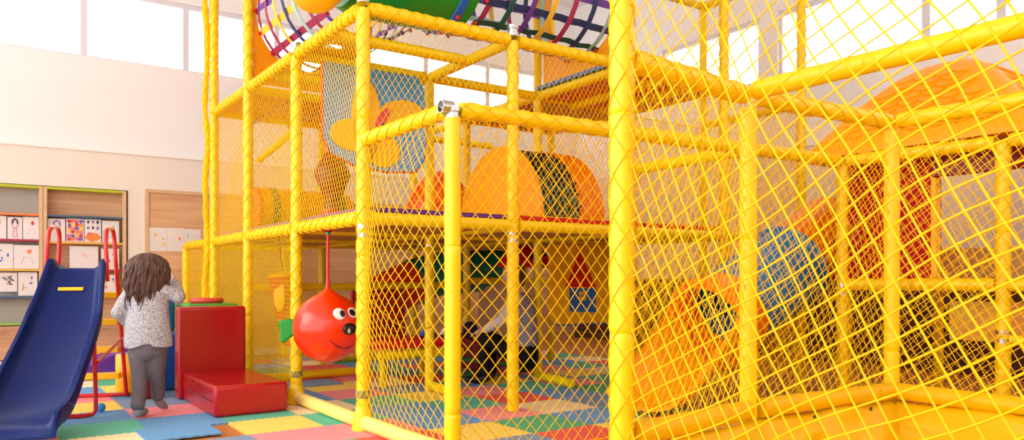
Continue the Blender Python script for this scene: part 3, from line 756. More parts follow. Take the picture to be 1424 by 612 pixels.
# roller barrel on the deck
e = thing('roller_barrel', 'orange roller barrel with red end lying on the first deck', 'roller', F(3.1, 0.75, 1.482))
c0, c1 = F(3.05, 0.2, 1.705), F(3.05, 1.15, 1.705)
MB().lathe(c0, DB, [(0.19, 0), (0.215, 0.01), (0.215, 0.94), (0.19, 0.95)], 32).build('drum', M['orange'], e)
MB().lathe(c0 - DB * 0.03, DB, [(0.02, -0.01), (0.17, -0.005), (0.217, 0.012), (0.217, 0.05), (0.2, 0.05)], 32).build('end_cap', M['redorange'], e)
MB().lathe(c0 + DB * 0.12, DB, [(0.214, 0), (0.2185, 0.002), (0.2185, 0.07), (0.214, 0.072)], 32).build('green_band', mat('dark green vinyl', '#1c5040', .4), e)
MB().lathe(c0 + DB * 0.78, DB, [(0.214, 0), (0.2185, 0.002), (0.2185, 0.09), (0.214, 0.092)], 32).build('green_band', mat('dark green vinyl', '#1c5040', .4), e)
e = thing('bolster', 'dark red hourglass punch bolster standing on first deck behind blue panel', 'bolster', F(2.28, 0.70, 1.482))
MB().lathe(F(2.28, 0.70, 1.482), UP, [(0.10, 0), (0.12, 0.02), (0.085, 0.18), (0.075, 0.26), (0.12, 0.38), (0.17, 0.50), (0.15, 0.58), (0.07, 0.72), (0.03, 0.78)], 24).build('bolster_body', M['darkred'], e)
MB().lathe(F(2.28, 0.70, 1.60), UP, [(0.108, 0), (0.112, 0.002), (0.098, 0.05), (0.093, 0.052)], 24, cap=(False, False)).build('red_band', M['redpl'], e)
# caterpillar half tunnel on the deck
def halfdisc(r, n=24, base=0.0): return [(r * math.cos(PI * i / n), base + r * 1.05 * math.sin(PI * i / n)) for i in range(n + 1)]
e = thing('caterpillar_tunnel', 'orange half-round crawl tunnel with black netting on first deck', 'tunnel', F(1.15, 1.7, 1.482))
def halfshell(b0, b1, r0, r1, m, nm, th=0.02, n=24, q=8, prt=None):
    mb = MB(); rr = []
    for k in range(q + 1):
        t = k / q; b = lerp(b0, b1, t); r = lerp(r0, r1, t) + 0.02 * math.sin(PI * t)
        out = [F(0.66 - x * 1.0, b, 1.482 + z) for x, z in halfdisc(r, n)]; inn = [F(0.66 - x, b, 1.482 + z) for x, z in halfdisc(r - th, n)][::-1]
        rr.append(out + inn)
    mb.rings(rr, cap=(True, True)); return mb.build(nm, m, prt or e, smooth=50)
def dpanel(b, r, m, nm):
    pl = halfdisc(r); MB().prism([(-x + 0.66, z) for x, z in pl], F(0, b, 1.482), DA, UP, DB * 0.05).build(nm, m, e, smooth=30, bevel=0.012)
dpanel(1.5, 0.60, M['orange'], 'end_disc')
mb = MB()
for k in range(7):
    b = 1.6 + 0.32 * k / 6
    mb.tube([F(0.66 - x, b, 1.482 + z) for x, z in halfdisc(0.57, 18)], 0.012, 6)
for k in range(1, 18):
    x, z = halfdisc(0.575, 18)[k]; mb.tube([F(0.66 - x, 1.56, 1.482 + z), F(0.66 - x, 1.95, 1.482 + z)], 0.009, 5)
mb.build('black_netting', mat('black net', '#18181a', .6), e)
halfshell(1.55, 1.95, 0.52, 0.52, M['teal'], 'teal_lining', q=2)
pl = halfdisc(0.62); inner = halfdisc(0.49)
MB().prism([(-x + 0.80, z) for x, z in pl] + [(-x + 0.80, z) for x, z in inner[::-1]], F(0, 1.97, 1.482), DA, UP, DB * 0.32).build('end_arch', M['orange2'], e, smooth=30, bevel=0.012)
c = F(2.0, 1.72, 1.482)
e = thing('crawl_dome', 'red-orange crawl dome with pale rim on first deck behind the front corner post', 'dome', c)
MB().rings([[c + Vector((0.37 * math.cos(t) * math.cos(q_), 0.37 * math.cos(t) * math.sin(q_), 0.60 * math.sin(t) ** 0.9)) for q_ in [2 * PI * j / 32 for j in range(32)]] for t in [0.02 + PI / 2 * i / 12 * 0.97 for i in range(13)]], cap=(True, True)).build('dome_shell', M['redorange'], e)
MB().tube([c + Vector((0.375 * math.cos(t), 0.375 * math.sin(t), 0.03)) for t in [2 * PI * i / 40 for i in range(40)]], 0.028, 10, closed=True).build('rim', mat('pale peach plastic', '#f6d8c0', .35), e)
# hanging vinyl panel with a house picture
e = thing('house_panel', 'orange vinyl panel with red roof and blue house hanging under the deck', 'panel', F(1.28, 3.0, 0.56))
Pq = F(1.24, 0, 0)
pl = [(b, z) for b, z in rrect(2.50, 3.54, 0.55, 1.60, 0.13)]; pl = [(b, min(z, 1.34)) for b, z in pl]
MB().prism(pl, Pq, DB, UP, -DA * 0.02).build('panel_sheet', mat('amber vinyl', '#ffbc18', .4), e, smooth=30, bevel=0.005)
MB().prism([(2.52, 0.56), (3.52, 0.56), (3.40, 0.535), (2.64, 0.535)], Pq + DA * 0.004, DB, UP, -DA * 0.012).build('blue_hem', M['blue'], e, smooth=0)
bb = lambda px: (lambda r: (r * Pq.y - Pq.x) / (DB.x - DB.y * r))((px - CX) / FPX)
zz = lambda px, py: CAMZ + (HY - py) / FPX * (Pq + DB * bb(px)).y
tri = [(bb(784), zz(784, 399)), (bb(827), zz(827, 400)), (bb(804), zz(804, 350))]
MB().prism(tri, Pq - DA * 0.0205, DB, UP, -DA * 0.006).build('roof_picture', M['redpl'], e, smooth=0)
sq = [(bb(790), zz(790, 433)), (bb(826.5), zz(826, 434.5)), (bb(826.5), zz(826, 401)), (bb(790), zz(790, 400.5))]
MB().prism(sq, Pq - DA * 0.0205, DB, UP, -DA * 0.006).build('house_picture', mat('poster blue', '#1a6cc0', .4), e, smooth=0)
wx, wz = bb(807.5), zz(808, 411.5)
for dx in (-0.045, 0.005):
    for dz in (-0.045, 0.005):
        MB().prism([(wx + dx, wz + dz), (wx + dx + 0.04, wz + dz), (wx + dx + 0.04, wz + dz + 0.04), (wx + dx, wz + dz + 0.04)], Pq - DA * 0.027, DB, UP, -DA * 0.003).build('window_picture', M['yellowpl'], e, smooth=0)
for b in (2.8, 3.3): MB().tube([F(1.235, b, 1.34), F(1.235, b, 1.385)], 0.012, 6).build('hanging_strap', M['yellowpl'], e)

# ------------------------------------------------------------------ hanging fish ball
fc = W(456, 456, 5.55); R = 0.252
e = thing('fish_ball', 'big orange-red hanging ball with cartoon face and green fin, beside corner post', 'hanging toy', fc - UP * R)
MB().lathe(fc, UP, [(0.004, 0.30), (0.02, 0.285), (0.05, 0.262), (0.10, 0.234)] + [(R * math.cos(t), R * math.sin(t)) for t in [1.05 - 2.6 * i / 24 for i in range(25)]] , 44).build('ball', M['fish'], e, smooth=80)
MB().tube([fc + UP * 0.28, fc + UP * 0.36, fc + UP * 0.55, h(fc, 1.345)], [0.02, 0.013, 0.011, 0.011], 8).build('strap', M['redmetal'], e)
MB().tube([h(fc, 1.40) + Vector((0.0, 0, 0)) + (DB * math.cos(t) + UP * math.sin(t)) * 0.055 for t in [2 * PI * i / 16 for i in range(16)]], 0.010, 6, closed=True).build('strap_loop', M['redmetal'], e)
MB().lathe(h(fc, 1.325), UP, [(0.013, 0), (0.017, 0.004), (0.017, 0.018), (0.012, 0.022)], 10).build('strap_clip', M['teal'], e)
def on_ball(px, py, lift=0.0):
    # point on the ball's surface seen at a pixel of the photograph
    d = Vector(((px - CX) / FPX, 1, (HY - py) / FPX)); o_ = Vector((0, 0, CAMZ)); dn = d.normalized(); oc = o_ - fc
    b_ = oc.dot(dn); c_ = oc.dot(oc) - (R + lift) ** 2; dd = b_ * b_ - c_
    t = -b_ - math.sqrt(max(dd, 0)); p = o_ + dn * t; return p, (p - fc).normalized()
def ball_disc(px, py, rx, rz, m, nm, lift=0.0, th=0.008, tilt=0):
    p, n = on_ball(px, py); u = UP.cross(n).normalized(); v = n.cross(u)
    u2 = u * math.cos(tilt) + v * math.sin(tilt); v2 = v * math.cos(tilt) - u * math.sin(tilt)
    return MB().ell(p + n * lift, (u2 * rx, v2 * rz, n * th), 20, 10).build(nm, m, e)
ball_disc(472, 436.5, 0.046, 0.045, M['white'], 'eye', 0, 0.012); ball_disc(475.5, 437, 0.020, 0.026, M['black'], 'pupil', 0.011, 0.005)
ball_disc(491, 435, 0.055, 0.043, M['white'], 'eye', 0, 0.012); ball_disc(488.5, 435.5, 0.03, 0.026, M['black'], 'pupil', 0.010, 0.006)
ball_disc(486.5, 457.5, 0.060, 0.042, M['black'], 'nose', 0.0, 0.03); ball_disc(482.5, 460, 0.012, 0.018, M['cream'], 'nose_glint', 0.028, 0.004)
MB().tube([on_ball(*q)[0] + on_ball(*q)[1] * 0.001 for q in ((459, 472.5), (463, 477.5), (469, 481.5), (476, 484), (483, 484), (489, 481.5), (493, 478))], [0.003, 0.005, 0.006, 0.006, 0.006, 0.005, 0.003], 8).build('mouth', M['darkred'], e)
# fin
fl = fc + Vector((-R * 0.93, -0.03, 0.0)); U = Vector((-1, -0.15, 0)).normalized(); V = UP
pl = [(-0.02, 0.045), (0.02, 0.07), (0.07, 0.065), (0.115, 0.055), (0.108, 0.02), (0.10, -0.02), (0.105, -0.06), (0.10, -0.10), (0.07, -0.11), (0.045, -0.08), (0.0, -0.05), (-0.02, -0.03)]
MB().prism(pl, fl - U.cross(V) * 0.028, U, V, U.cross(V) * 0.056).build('fin', M['green'], e, smooth=60, bevel=0.02, seg=4)
MB().ell(fc + Vector((0.2, 0.17, -0.07)), (Vector((0.10, 0.06, 0)), Vector((-0.02, 0.04, 0)), Vector((0.03, 0.0, 0.09))), 16, 10).build('tail_fin', M['darkred'], e)
# punch bag
c = F(2.38, 0.28, 0)
e = thing('punch_bag', 'tapered red and yellow punch bag hanging behind the side net', 'punch bag', h(c, 0.38))
tl = Vector((0.05, 0, 0))
MB().lathe(h(c, 0.38) + tl, (UP * 0.65 - tl * 1.4), [(0.05, 0), (0.075, 0.01), (0.10, 0.25), (0.135, 0.60), (0.145, 0.645)], 24).build('bag_body', mat('bag red', '#d81e0c', .4), e)
MB().lathe(h(c, 1.022) - tl * 0.4, (UP * 0.65 - tl * 1.4), [(0.10, 0.004), (0.146, 0), (0.152, 0.012), (0.12, 0.03), (0.02, 0.034)], 24).build('bag_rim', M['yellowpl'], e)
d = Vector((-0.25, -0.97, 0)).normalized(); U = UP.cross(d).normalized()
MB().ell(h(c, 0.84) + d * 0.118 + U * 0.02 - tl * .2, (U * 0.06, UP * 0.14, d * 0.012), 18, 10).build('yellow_patch', M['yellowpl'], e)
MB().lathe(h(c, 0.53) + tl * .5, (UP * 0.65 - tl * 1.4), [(0.090, 0), (0.094, 0.002), (0.099, 0.06), (0.097, 0.062)], 24, cap=(False, False)).build('green_band', M['green'], e)
MB().tube([h(c, 1.05) - tl * .5, h(c, 1.20) - tl * 0.9, h(c, 1.385) - tl * 1.3], 0.009, 6).build('rope', M['darkred'], e)

# ------------------------------------------------------------------ ground level pieces under the frame
e = thing('play_bench', 'red padded bench with netted back under the climbing frame', 'bench', F(1.95, 1.4, 0.012))
MB().abox(1.62, 2.28, 0.85, 1.72, 0.36, 0.44).build('seat_pad', M['redpl'], e, smooth=0, bevel=0.02)
MB().abox(2.22, 2.26, 0.87, 1.45, 0.445, 0.88).build('back_pad', mat('red netted back', '#d8260e', .5), e, smooth=0, bevel=0.01)
sleeve('front_tube', e, F(1.58, 0.85, 0.31), F(1.58, 1.72, 0.31), 0.036, seed=50)
for b in (0.95, 1.62):
    for a_ in (1.7, 2.2): MB().tube([F(a_, b, 0.013), F(a_, b, 0.36)], 0.03, 12).build('leg', M['foam'], e)
mb = MB()
for k in range(9): mb.tube([F(2.21, 0.88 + 0.065 * k, 0.46), F(2.21, 0.88 + 0.065 * k, 0.90)], 0.004, 4)
for k in range(7): mb.tube([F(2.21, 0.88, 0.46 + 0.07 * k), F(2.21, 1.44, 0.46 + 0.07 * k)], 0.004, 4)
mb.build('back_netting', M['black'], e)
def toycar(p, label, m1, m2):
    e = thing('toy_car', label, 'toy', p)
    MB().prism([(-.07, .02), (.07, .02), (.075, .05), (.04, .055), (.02, .085), (-.04, .085), (-.055, .055), (-.075, .05)], p - DA * 0.03, DB, UP, DA * 0.06).build('car_body', m1, e, smooth=30, bevel=0.006)
    MB().prism([(-.03, .058), (.015, .058), (.008, .08), (-.028, .08)], p - DA * 0.033, DB, UP, DA * 0.066).build('car_window', m2, e, smooth=0)
    for x in (-.045, .045):
        for y in (-1, 1): MB().lathe(p + DB * x + UP * 0.022 + DA * y * 0.026, DA * y, [(0.01, 0), (0.021, 0.001), (0.021, 0.012), (0.01, 0.013)], 14).build('wheel', M['black'], e)
toycar(F(1.7, 1.42, 0.441), 'small blue and white toy car on the red bench', M['blue'], M['white'])
toycar(F(1.7, 1.63, 0.441), 'small white toy car on the far end of red bench', M['white'], M['black'])
# rocker toy
p = W(668, 520, 8.25); p.z = 0.0125
e = thing('rocker_toy', 'dark red rocker toy with navy round seat back behind the crouching person', 'ride-on toy', p)
X = Vector((1, 0, 0)); Yv = Vector((0, 1, 0))
rock = [(-.28, .06), (-.1, .012), (.1, .0), (.28, .05), (.30, .12), (.2, .32), (-.05, .30), (-.2, .40), (-.28, .38)]
for y in (-0.13, 0.10): MB().prism(rock, p + Yv * y, X, UP, Yv * 0.03).build('side_board', M['darkred'], e, smooth=30, bevel=0.01)
MB().prism([(-.30, .12), (.3, .06), (.3, .09), (-.30, .16)], p - Yv * 0.137, X, UP, Yv * 0.006).build('green_stripe', M['green'], e, smooth=0)
MB().box(p + UP * 0.25 + X * 0.03, X * 0.12, Yv * 0.10, UP * 0.02).build('seat', M['yellowpl'], e, smooth=0, bevel=0.01)
MB().lathe(p + X * -0.12 + UP * 0.43, Vector((0.5, -0.85, 0.1)), [(0.02, 0), (0.085, 0.002), (0.095, 0.02), (0.085, 0.04), (0.02, 0.042)], 28).build('seat_back', mat('dark navy', '#14284c', .4), e)
# background tube slide
pts = [W(520, 420, 8.4), W(560, 399, 8.6), W(610, 381, 8.9), W(655, 377, 9.2), W(700, 377, 9.4)]
def spline(pts, n):
    out = []; P = [pts[0] * 2 - pts[1]] + list(pts) + [pts[-1] * 2 - pts[-2]]
    for i in range(1, len(P) - 2):
        for k in range(n):
            t = k / n; a, b, c, d = P[i - 1], P[i], P[i + 1], P[i + 2]
            out.append(0.5 * ((2 * b) + (c - a) * t + (2 * a - 5 * b + 4 * c - d) * t * t + (3 * b - a - 3 * c + d) * t ** 3))
    out.append(pts[-1]); return out
sp = spline(pts, 6)
e = thing('tube_slide', 'distant ribbed tube slide, orange below and teal above, under the deck', 'slide', h(sp[0], 0.3))
for s0, s1, m in ((0, 8, M['redorange']), (8, 16, M['teal']), (16, len(sp) - 1, M['teal'])):
    seg = sp[s0:s1 + 1]; MB().tube(seg, [0.25 + 0.008 * (k % 2) for k in range(len(seg))], 22).build('tube_section', m, e, smooth=60)
for k in (8, 16): MB().tube([sp[k] - (sp[k + 1] - sp[k - 1]).normalized() * .015, sp[k] + (sp[k + 1] - sp[k - 1]).normalized() * .015], 0.27, 22).build('tube_flange', M['teal'], e)
for k in (2, 20):
    MB().tube([h(sp[k], 0.013), h(sp[k], sp[k].z - 0.25)], 0.03, 10).build('support_leg', M['foam'], e)
c = W(730, 372, 8.3)
e = thing('dome_canopy', 'red play canopy with black spots between the frame posts', 'canopy', h(c, 0.013))
MB().rings([[c + Vector((0.30 * math.cos(t) * math.cos(q), 0.26 * math.cos(t) * math.sin(q), 0.24 * math.sin(t))) for q in [2 * PI * j / 28 for j in range(28)]] for t in [PI / 2 * i / 9 * 0.99 for i in range(10)]], cap=(True, True)).build('dome', M['redpl'], e)
for q, t in ((-1.2, .5), (-2.0, .4), (-.5, .7)):
    n = Vector((math.cos(t) * math.cos(q), math.cos(t) * math.sin(q), math.sin(t)))
    MB().ell(c + Vector((n.x * .30, n.y * .26, n.z * .24)), (n.cross(UP).normalized() * .06, n.cross(n.cross(UP)).normalized() * .05, n * .01), 14, 8).build('black_spot', M['black'], e)
MB().tube([h(c, 0.013), h(c, c.z + 0.02)], 0.03, 12).build('pole', M['foam'], e)
p0, p1 = W(665, 470, 8.9), W(748, 470, 8.9)
e = thing('partition_board', 'pale wooden partition board with rounded corner behind crouching person', 'partition', h(p0, 0.013))
MB().prism([(0, 0), (0.7, 0), (0.7, 0.93), (0.2, 0.93), (0.1, 0.90), (0.03, 0.82), (0, 0.7)], h(p0, 0.013), X, UP, Yv * 0.03).build('board', mat('birch board', '#dcb48c', .5, var=.05, vscale=5), e, smooth=0, bevel=0.005)
for x in (0.06, 0.6): MB().box(h(p0, 0.033) + X * x + Yv * 0.015, X * 0.03, Yv * 0.14, UP * 0.02).build('foot', M['oak'], e, smooth=0, bevel=0.004)

# ------------------------------------------------------------------ slide with hood and blue tube on the right
AS = -0.72
e = thing('covered_slide', 'orange hooded slide with blue tube behind the pit net', 'slide', F(AS, 2.0, 0.013))
def ringat(p, ax, r, n=32, sq=1.0):
    ax = ax.normalized(); u = DA; w = u.cross(ax).normalized()
    return [p + (u * math.cos(2 * PI * j / n) + w * math.sin(2 * PI * j / n) * sq) * r for j in range(n)]
TA, TB = F(AS, 4.2, 1.43), F(AS, 2.58, 0.64)
axd = (TB - TA).normalized()
def tsec(t0, t1, r, m, nm, k=10, wave=0.006):
    rr = [ringat(lerp(TA, TB, lerp(t0, t1, i / k)), axd, r + wave * math.cos(i * PI)) for i in range(k + 1)]
    inn = [ringat(lerp(TA, TB, lerp(t0, t1, i / k)), axd, r - 0.025) for i in range(k + 1)][::-1]
    return MB().rings(rr + inn, cap=(False, False), loop=True).build(nm, m, e, smooth=60)
tsec(0, 0.40, 0.33, M['orange2'], 'tube_section', 4, 0.003); tsec(0.42, 0.88, 0.335, M['tubeblue'], 'tube_section', 14)
tsec(0.40, 0.42, 0.365, M['tubeblue'], 'tube_flange', 2, 0)
# hood: flared rim
rr = []
for t, r in ((0.86, 0.335), (0.90, 0.35), (0.96, 0.385), (1.0, 0.40), (1.02, 0.385), (1.02, 0.34), (0.98, 0.30), (0.88, 0.29)):
    rr.append(ringat(lerp(TA, TB, t), axd, r, 40))
MB().rings(rr, cap=(False, False)).build('hood', M['orange2'], e, smooth=60)
# trough
rr = []; K = 16
for k in range(K + 1):
    t = k / K
    b = lerp(2.62, 1.80, t); zc = 0.70 - 0.30 * t - 0.32 * t * (1 - (1 - t) ** 2) if t < 1 else 0.12
    zb = lerp(0.32, 0.06, min(1, t * 1.25)) if t < 0.8 else 0.06
    wdt = 0.36 - 0.03 * t; hgt = lerp(0.62, 0.10, t ** 0.75)
    prof = []
    for i in range(15):
        q = PI * i / 14; prof.append((wdt * math.cos(q) * (1 + 0.10 * (1 - math.sin(q))), -math.sin(q)))
    out = [F(AS + x, b, zb + (1 + y) * hgt) for x, y in prof]; inn = [F(AS + x * 0.92, b, zb + 0.025 + (1 + y) * (hgt - 0.005)) for x, y in prof][::-1]
    rr.append(out + inn)
MB().rings(rr, cap=(True, True)).build('trough', M['orange'], e, smooth=50)
for b in (3.7, 3.1): MB().tube([F(AS, b, 0.013), F(AS, b, 1.43 - (4.2 - b) / 1.62 * 0.79 - 0.35)], 0.035, 12).build('support_leg', M['foam'], e)
# ------------------------------------------------------------------ play house
e = thing('play_house', 'red playhouse on stilts with orange shingled dome roof, at the right', 'playhouse', F(-1.9, 4.4, 0.013))
HA0, HA1, HB0, HB1 = -2.75, -1.14, 3.62, 5.2
MB().abox(HA0, HA1, HB0, HB1, 0.93, 1.0).build('house_floor', M['redpl'], e, smooth=0, bevel=0.012)
MB().abox(-1.86, HA1, HB0, HB0 + 0.05, 1.0, 1.95).build('front_panel', mat('playhouse red', '#b40206', 0.5, spec=0.2), e, smooth=0, bevel=0.012)
MB().abox(HA0, -1.86, HB0, HB0 + 0.05, 1.74, 1.95).build('lintel', M['darkred'], e, smooth=0, bevel=0.01)
MB().abox(-1.90, -1.861, HB0 - 0.01, HB0 + 0.07, 1.0, 1.74).build('door_post', M['yellowpl'], e, smooth=0, bevel=0.01)
MB().abox(HA1 - 0.05, HA1, HB0 + 0.055, HB1, 1.0, 1.95).build('side_panel', mat('playhouse red', '#b40206', 0.5, spec=0.2), e, smooth=0, bevel=0.012)
MB().abox(HA0, HA1 - 0.06, HB1 - 0.05, HB1, 1.0, 1.28).build('back_panel', mat('lemon panel', '#f6e88c', .4), e, smooth=0, bevel=0.01)
for a_ in (HA0 + 0.04, HA1 - 0.04):
    for b in (HB0 + 0.04, HB1 - 0.04): MB().tube([F(a_, b, 0.013), F(a_, b, 0.93)], 0.04, 14).build('stilt', M['foam'], e)
ra0, ra1, rb0, rb1 = -2.62, -0.86, 3.42, 5.12
ca, cb = (ra0 + ra1) / 2, (rb0 + rb1) / 2; EZ, RZ = 1.96, 2.72
prof = [(1.0, 0.0), (1.0, 0.09), (0.90, 0.22), (0.74, 0.44), (0.56, 0.66), (0.38, 0.84), (0.22, 0.95), (0.10, 0.99)]
def roofring(s, z, n=7, rc=0.22):
    pts = []
    hx, hb = (ra1 - ra0) / 2 * s, (rb1 - rb0) / 2 * s
    for x, y in rrect(-hx, hx, -hb, hb, min(rc * s + 0.02, hx * 0.98), n): pts.append(F(ca + x, cb + y, z))
    return pts[::-1]
rf = MB().rings([roofring(s, EZ + (RZ - EZ) * q) for s, q in prof], cap=(True, True)).build('roof', mat('roof orange', '#ffa600', 0.42, spec=0.3), e, smooth=60)
mb = MB()
def roofpt(side, s_, q):   # side 0: -B face, 1: -A face; s_ in -1..1 along the face
    for i in range(len(prof) - 1):
        if prof[i][1] <= q <= prof[i + 1][1]:
            t = (q - prof[i][1]) / (prof[i + 1][1] - prof[i][1]); sc_ = lerp(prof[i][0], prof[i + 1][0], t); break
    hx, hb = (ra1 - ra0) / 2 * sc_, (rb1 - rb0) / 2 * sc_; z = EZ + (RZ - EZ) * q
    return F(ca + s_ * hx, cb - hb, z) if side == 0 else F(ca - hx, cb + s_ * hb, z)
for side in (0, 1):
    mb = MB(); nrow = 9
    for rw in range(nrow):
        q = 0.18 + 0.66 * rw / nrow; dq = 0.075
        ncol = max(2, int(10 * (1 - q * 0.75)))
        for cn in range(ncol):
            s0 = -0.74 + 1.48 * (cn + (0.5 if rw % 2 else 0)) / ncol; s1 = s0 + 1.48 / ncol
            if s1 > 0.80: continue
            p00 = roofpt(side, s0, q); p10 = roofpt(side, s1, q); p01 = roofpt(side, (s0 + s1) / 2, min(0.98, q + dq))
            U = (p10 - p00); V = (p01 - (p00 + p10) / 2); nrm = U.cross(V).normalized()
            if nrm.z < 0: nrm = -nrm
            pl = [(0.5 + 0.46 * math.cos(PI + PI * i / 8), 0.35 + 0.75 * math.sin(PI + PI * i / 8)) for i in range(9)]
            top = [p00 + U * x + V * y + nrm * (0.018 - 0.011 * (y + 0.4)) for x, y in pl] + [p00 + U * 0.9 + V * 1.0 + nrm * 0.0, p00 + U * 0.1 + V * 1.0 + nrm * 0.0]
            bot = [p00 + U * x + V * y - nrm * 0.004 for x, y in pl] + [p00 + U * 0.9 + V * 1.0 - nrm * 0.006, p00 + U * 0.1 + V * 1.0 - nrm * 0.006]
            mb.rings([bot, top], cap=(True, True))
    mb.build('roof_shingle', mat('roof orange', '#ffa600', 0.42, spec=0.3), rf, smooth=35)

# ================================================================== soft blocks, slide, ball on the left
def block(name, label, cat, a0, a1, b0, b1, z0, z1, m, bev=0.025, seam=True):
    e = thing(name, label, cat, F((a0 + a1) / 2, (b0 + b1) / 2, z0))
    MB().abox(a0, a1, b0, b1, z0, z1).build('cover', m, e, smooth=40, bevel=bev, seg=4)
    # zip along one side
    mb = MB().box(F((a0 + a1) / 2, b0 - 0.001, (z0 + z1) / 2), DA * (a1 - a0 - 0.1) / 2, DB * 0.002, UP * 0.006)
    mb.build('zip', mat('zip dark red', '#7a0a10', .6) if 'red' in label[:12] else mat('zip grey', '#6a6a70', .6), e, smooth=0)
    return e
block('foam_block', 'low red vinyl seat block lying on the floor mats', 'soft block', 0.97, 1.98, -0.70, -0.17, 0.0125, 0.235, M['red'])
block('foam_block', 'tall red vinyl block standing upright behind the low red seat block', 'soft block', 1.985, 2.15, -0.73, -0.19, 0.0125, 0.77, M['red'])
block('foam_block', 'long blue vinyl block standing behind the girl and red blocks', 'soft block', 2.60, 3.25, -0.80, -0.57, 0.0125, 0.52, M['blue'])
block('foam_block', 'dark blue vinyl block upright on top of the long blue block', 'soft block', 2.9, 3.1, -0.73, -0.575, 0.521, 0.84, mat('steel blue vinyl', '#155a94', .35))
block('foam_block', 'green vinyl block showing its top edge behind the tall red block', 'soft block', 2.60, 3.4, -0.53, 0.0 - 0.08, 0.0125, 0.772, mat('leaf green vinyl', '#3f9c3a', .35))
e = thing('foam_ring', 'flat red vinyl ring lying on the green block', 'soft block', F(2.9, -0.3, 0.773))
MB().tube([F(2.9, -0.3, 0.798) + (DA * math.cos(t) + DB * math.sin(t)) * 0.13 for t in [2 * PI * i / 28 for i in range(28)]], 0.025, 10, closed=True).build('ring_cover', mat('coral red vinyl', '#e0483a', .35), e)
c = W(185, 540, 6.55); c.z = 0.0125
e = thing('foam_cylinder', 'yellow vinyl foam cylinder with grey-blue top standing behind the girl', 'soft block', c)
MB().lathe(c, UP, [(0.125, 0), (0.135, 0.012), (0.136, 0.33), (0.128, 0.345)], 32).build('cover', M['yellowpl'], e)
MB().lathe(c + UP * 0.3455, UP, [(0.02, 0.004), (0.12, 0.004), (0.128, -0.002)][::-1], 32, cap=(False, True)).build('top_disc', mat('slate vinyl', '#7c90a8', .4), e)
c = W(203, 538, 6.3); c.z = 0.0125
e = thing('foam_cylinder', 'dark red foam roll half hidden behind the girl\'s legs', 'soft block', c)
MB().lathe(c, UP, [(0.09, 0), (0.10, 0.012), (0.10, 0.22), (0.09, 0.23)], 24).build('cover', M['darkred'], e)
# purple ramp
p0 = W(100, 505, 7.3); p0.z = 0.0125
e = thing('foam_ramp', 'purple foam ramp with yellow edge behind the slide steps', 'soft block', p0)
MB().prism([(0, 0), (0.62, 0), (0.62, 0.33), (0.55, 0.33), (0, 0.08)], p0, DB, UP, DA * 0.5).build('wedge', M['purple'], e, smooth=0, bevel=0.012)
MB().prism([(0.0, 0.085), (0.55, 0.336), (0.55, 0.36), (0, 0.11)], p0 + DA * 0.42, DB, UP, DA * 0.07).build('yellow_edge', M['yellowpl'], e, smooth=0, bevel=0.006)
c = W(2, 545, 6.3); c.z = 0.0125
e = thing('foam_arch', 'small yellow foam arch beside the slide\'s outer edge', 'soft block', c)
MB().tube([c + X * 0.09 * math.cos(t) + UP * (0.03 + 0.2 * math.sin(t)) for t in [PI * i / 14 for i in range(15)]], 0.03, 10).build('arch', M['yellowpl'], e)
c = W(140, 570, 5.62); c.z = 0.0125 + 0.034
e = thing('play_ball', 'small blue plastic ball on the mats beside the slide', 'ball', c - UP * 0.034)
MB().sph(c, 0.034, 24, 14).build('ball_shell', M['bluepl'], e)
MB().tube([c + Vector((math.cos(t), math.sin(t) * .3, math.sin(t) * .954)) * 0.0342 for t in [2 * PI * i / 30 for i in range(30)]], 0.0008, 4, closed=True).build('moulding_line', M['blue'], e)

# ---- blue slide
e = thing('slide', 'navy blue plastic slide with red handrails and yellow steps', 'slide', Vector((-3.1, 5.2, 0.0125)))
SD = Vector((0.267, -0.963, 0)).normalized(); SR = Vector((0.963, 0.267, 0)).normalized()
TOP = Vector((-3.352, 5.86, 0))
pr = [(-0.10, 1.085), (0.0, 1.085), (0.05, 1.068), (0.11, 0.99), (0.22, 0.84), (0.36, 0.69), (0.52, 0.56), (0.68, 0.45), (0.84, 0.345), (0.99, 0.245), (1.13, 0.175), (1.27, 0.14), (1.40, 0.13), (1.47, 0.112), (1.50, 0.075)]
sp_ = spline([Vector((s_, z, 0)) for s_, z in pr], 4)
rr = []
for v in sp_:
    s_, z = v.x, v.y; t = max(0, min(1, s_ / 1.4)); wd = 0.155 + 0.055 * min(1, max(0, s_ + 0.05) / 0.4) + 0.02 * t; lip = 0.085 if s_ > 0.05 else 0.03 + 0.055 * max(0, (s_ + 0.1) / 0.15)
    if s_ > 1.42: lip *= max(0.25, 1 - (s_ - 1.42) / 0.12)
    prof = [(-wd - 0.03, -0.015), (-wd - 0.035, lip - 0.02), (-wd - 0.025, lip), (-wd - 0.003, lip), (-wd + 0.008, lip - 0.02), (-wd + 0.022, 0.02), (-wd + 0.05, 0.0), (wd - 0.05, 0.0), (wd - 0.022, 0.02), (wd - 0.008, lip - 0.02), (wd + 0.003, lip), (wd + 0.025, lip), (wd + 0.035, lip - 0.02), (wd + 0.03, -0.015), (wd - 0.01, -0.02), (-wd + 0.01, -0.02)]
    rr.append([TOP + SD * s_ + SR * x + UP * (z + y) for x, y in prof])
ch = MB().rings(rr).build('chute', M['navy'], e, smooth=50)
MB().box(TOP + SD * 0.165 + UP * 0.924 + SR * -0.01, SR * 0.085, (SD * 0.6 - UP * 0.8).normalized() * 0.014, (SD * 0.8 + UP * 0.6).normalized() * 0.006).build('yellow_slot', M['yellowpl'], ch, smooth=0, bevel=0.003)
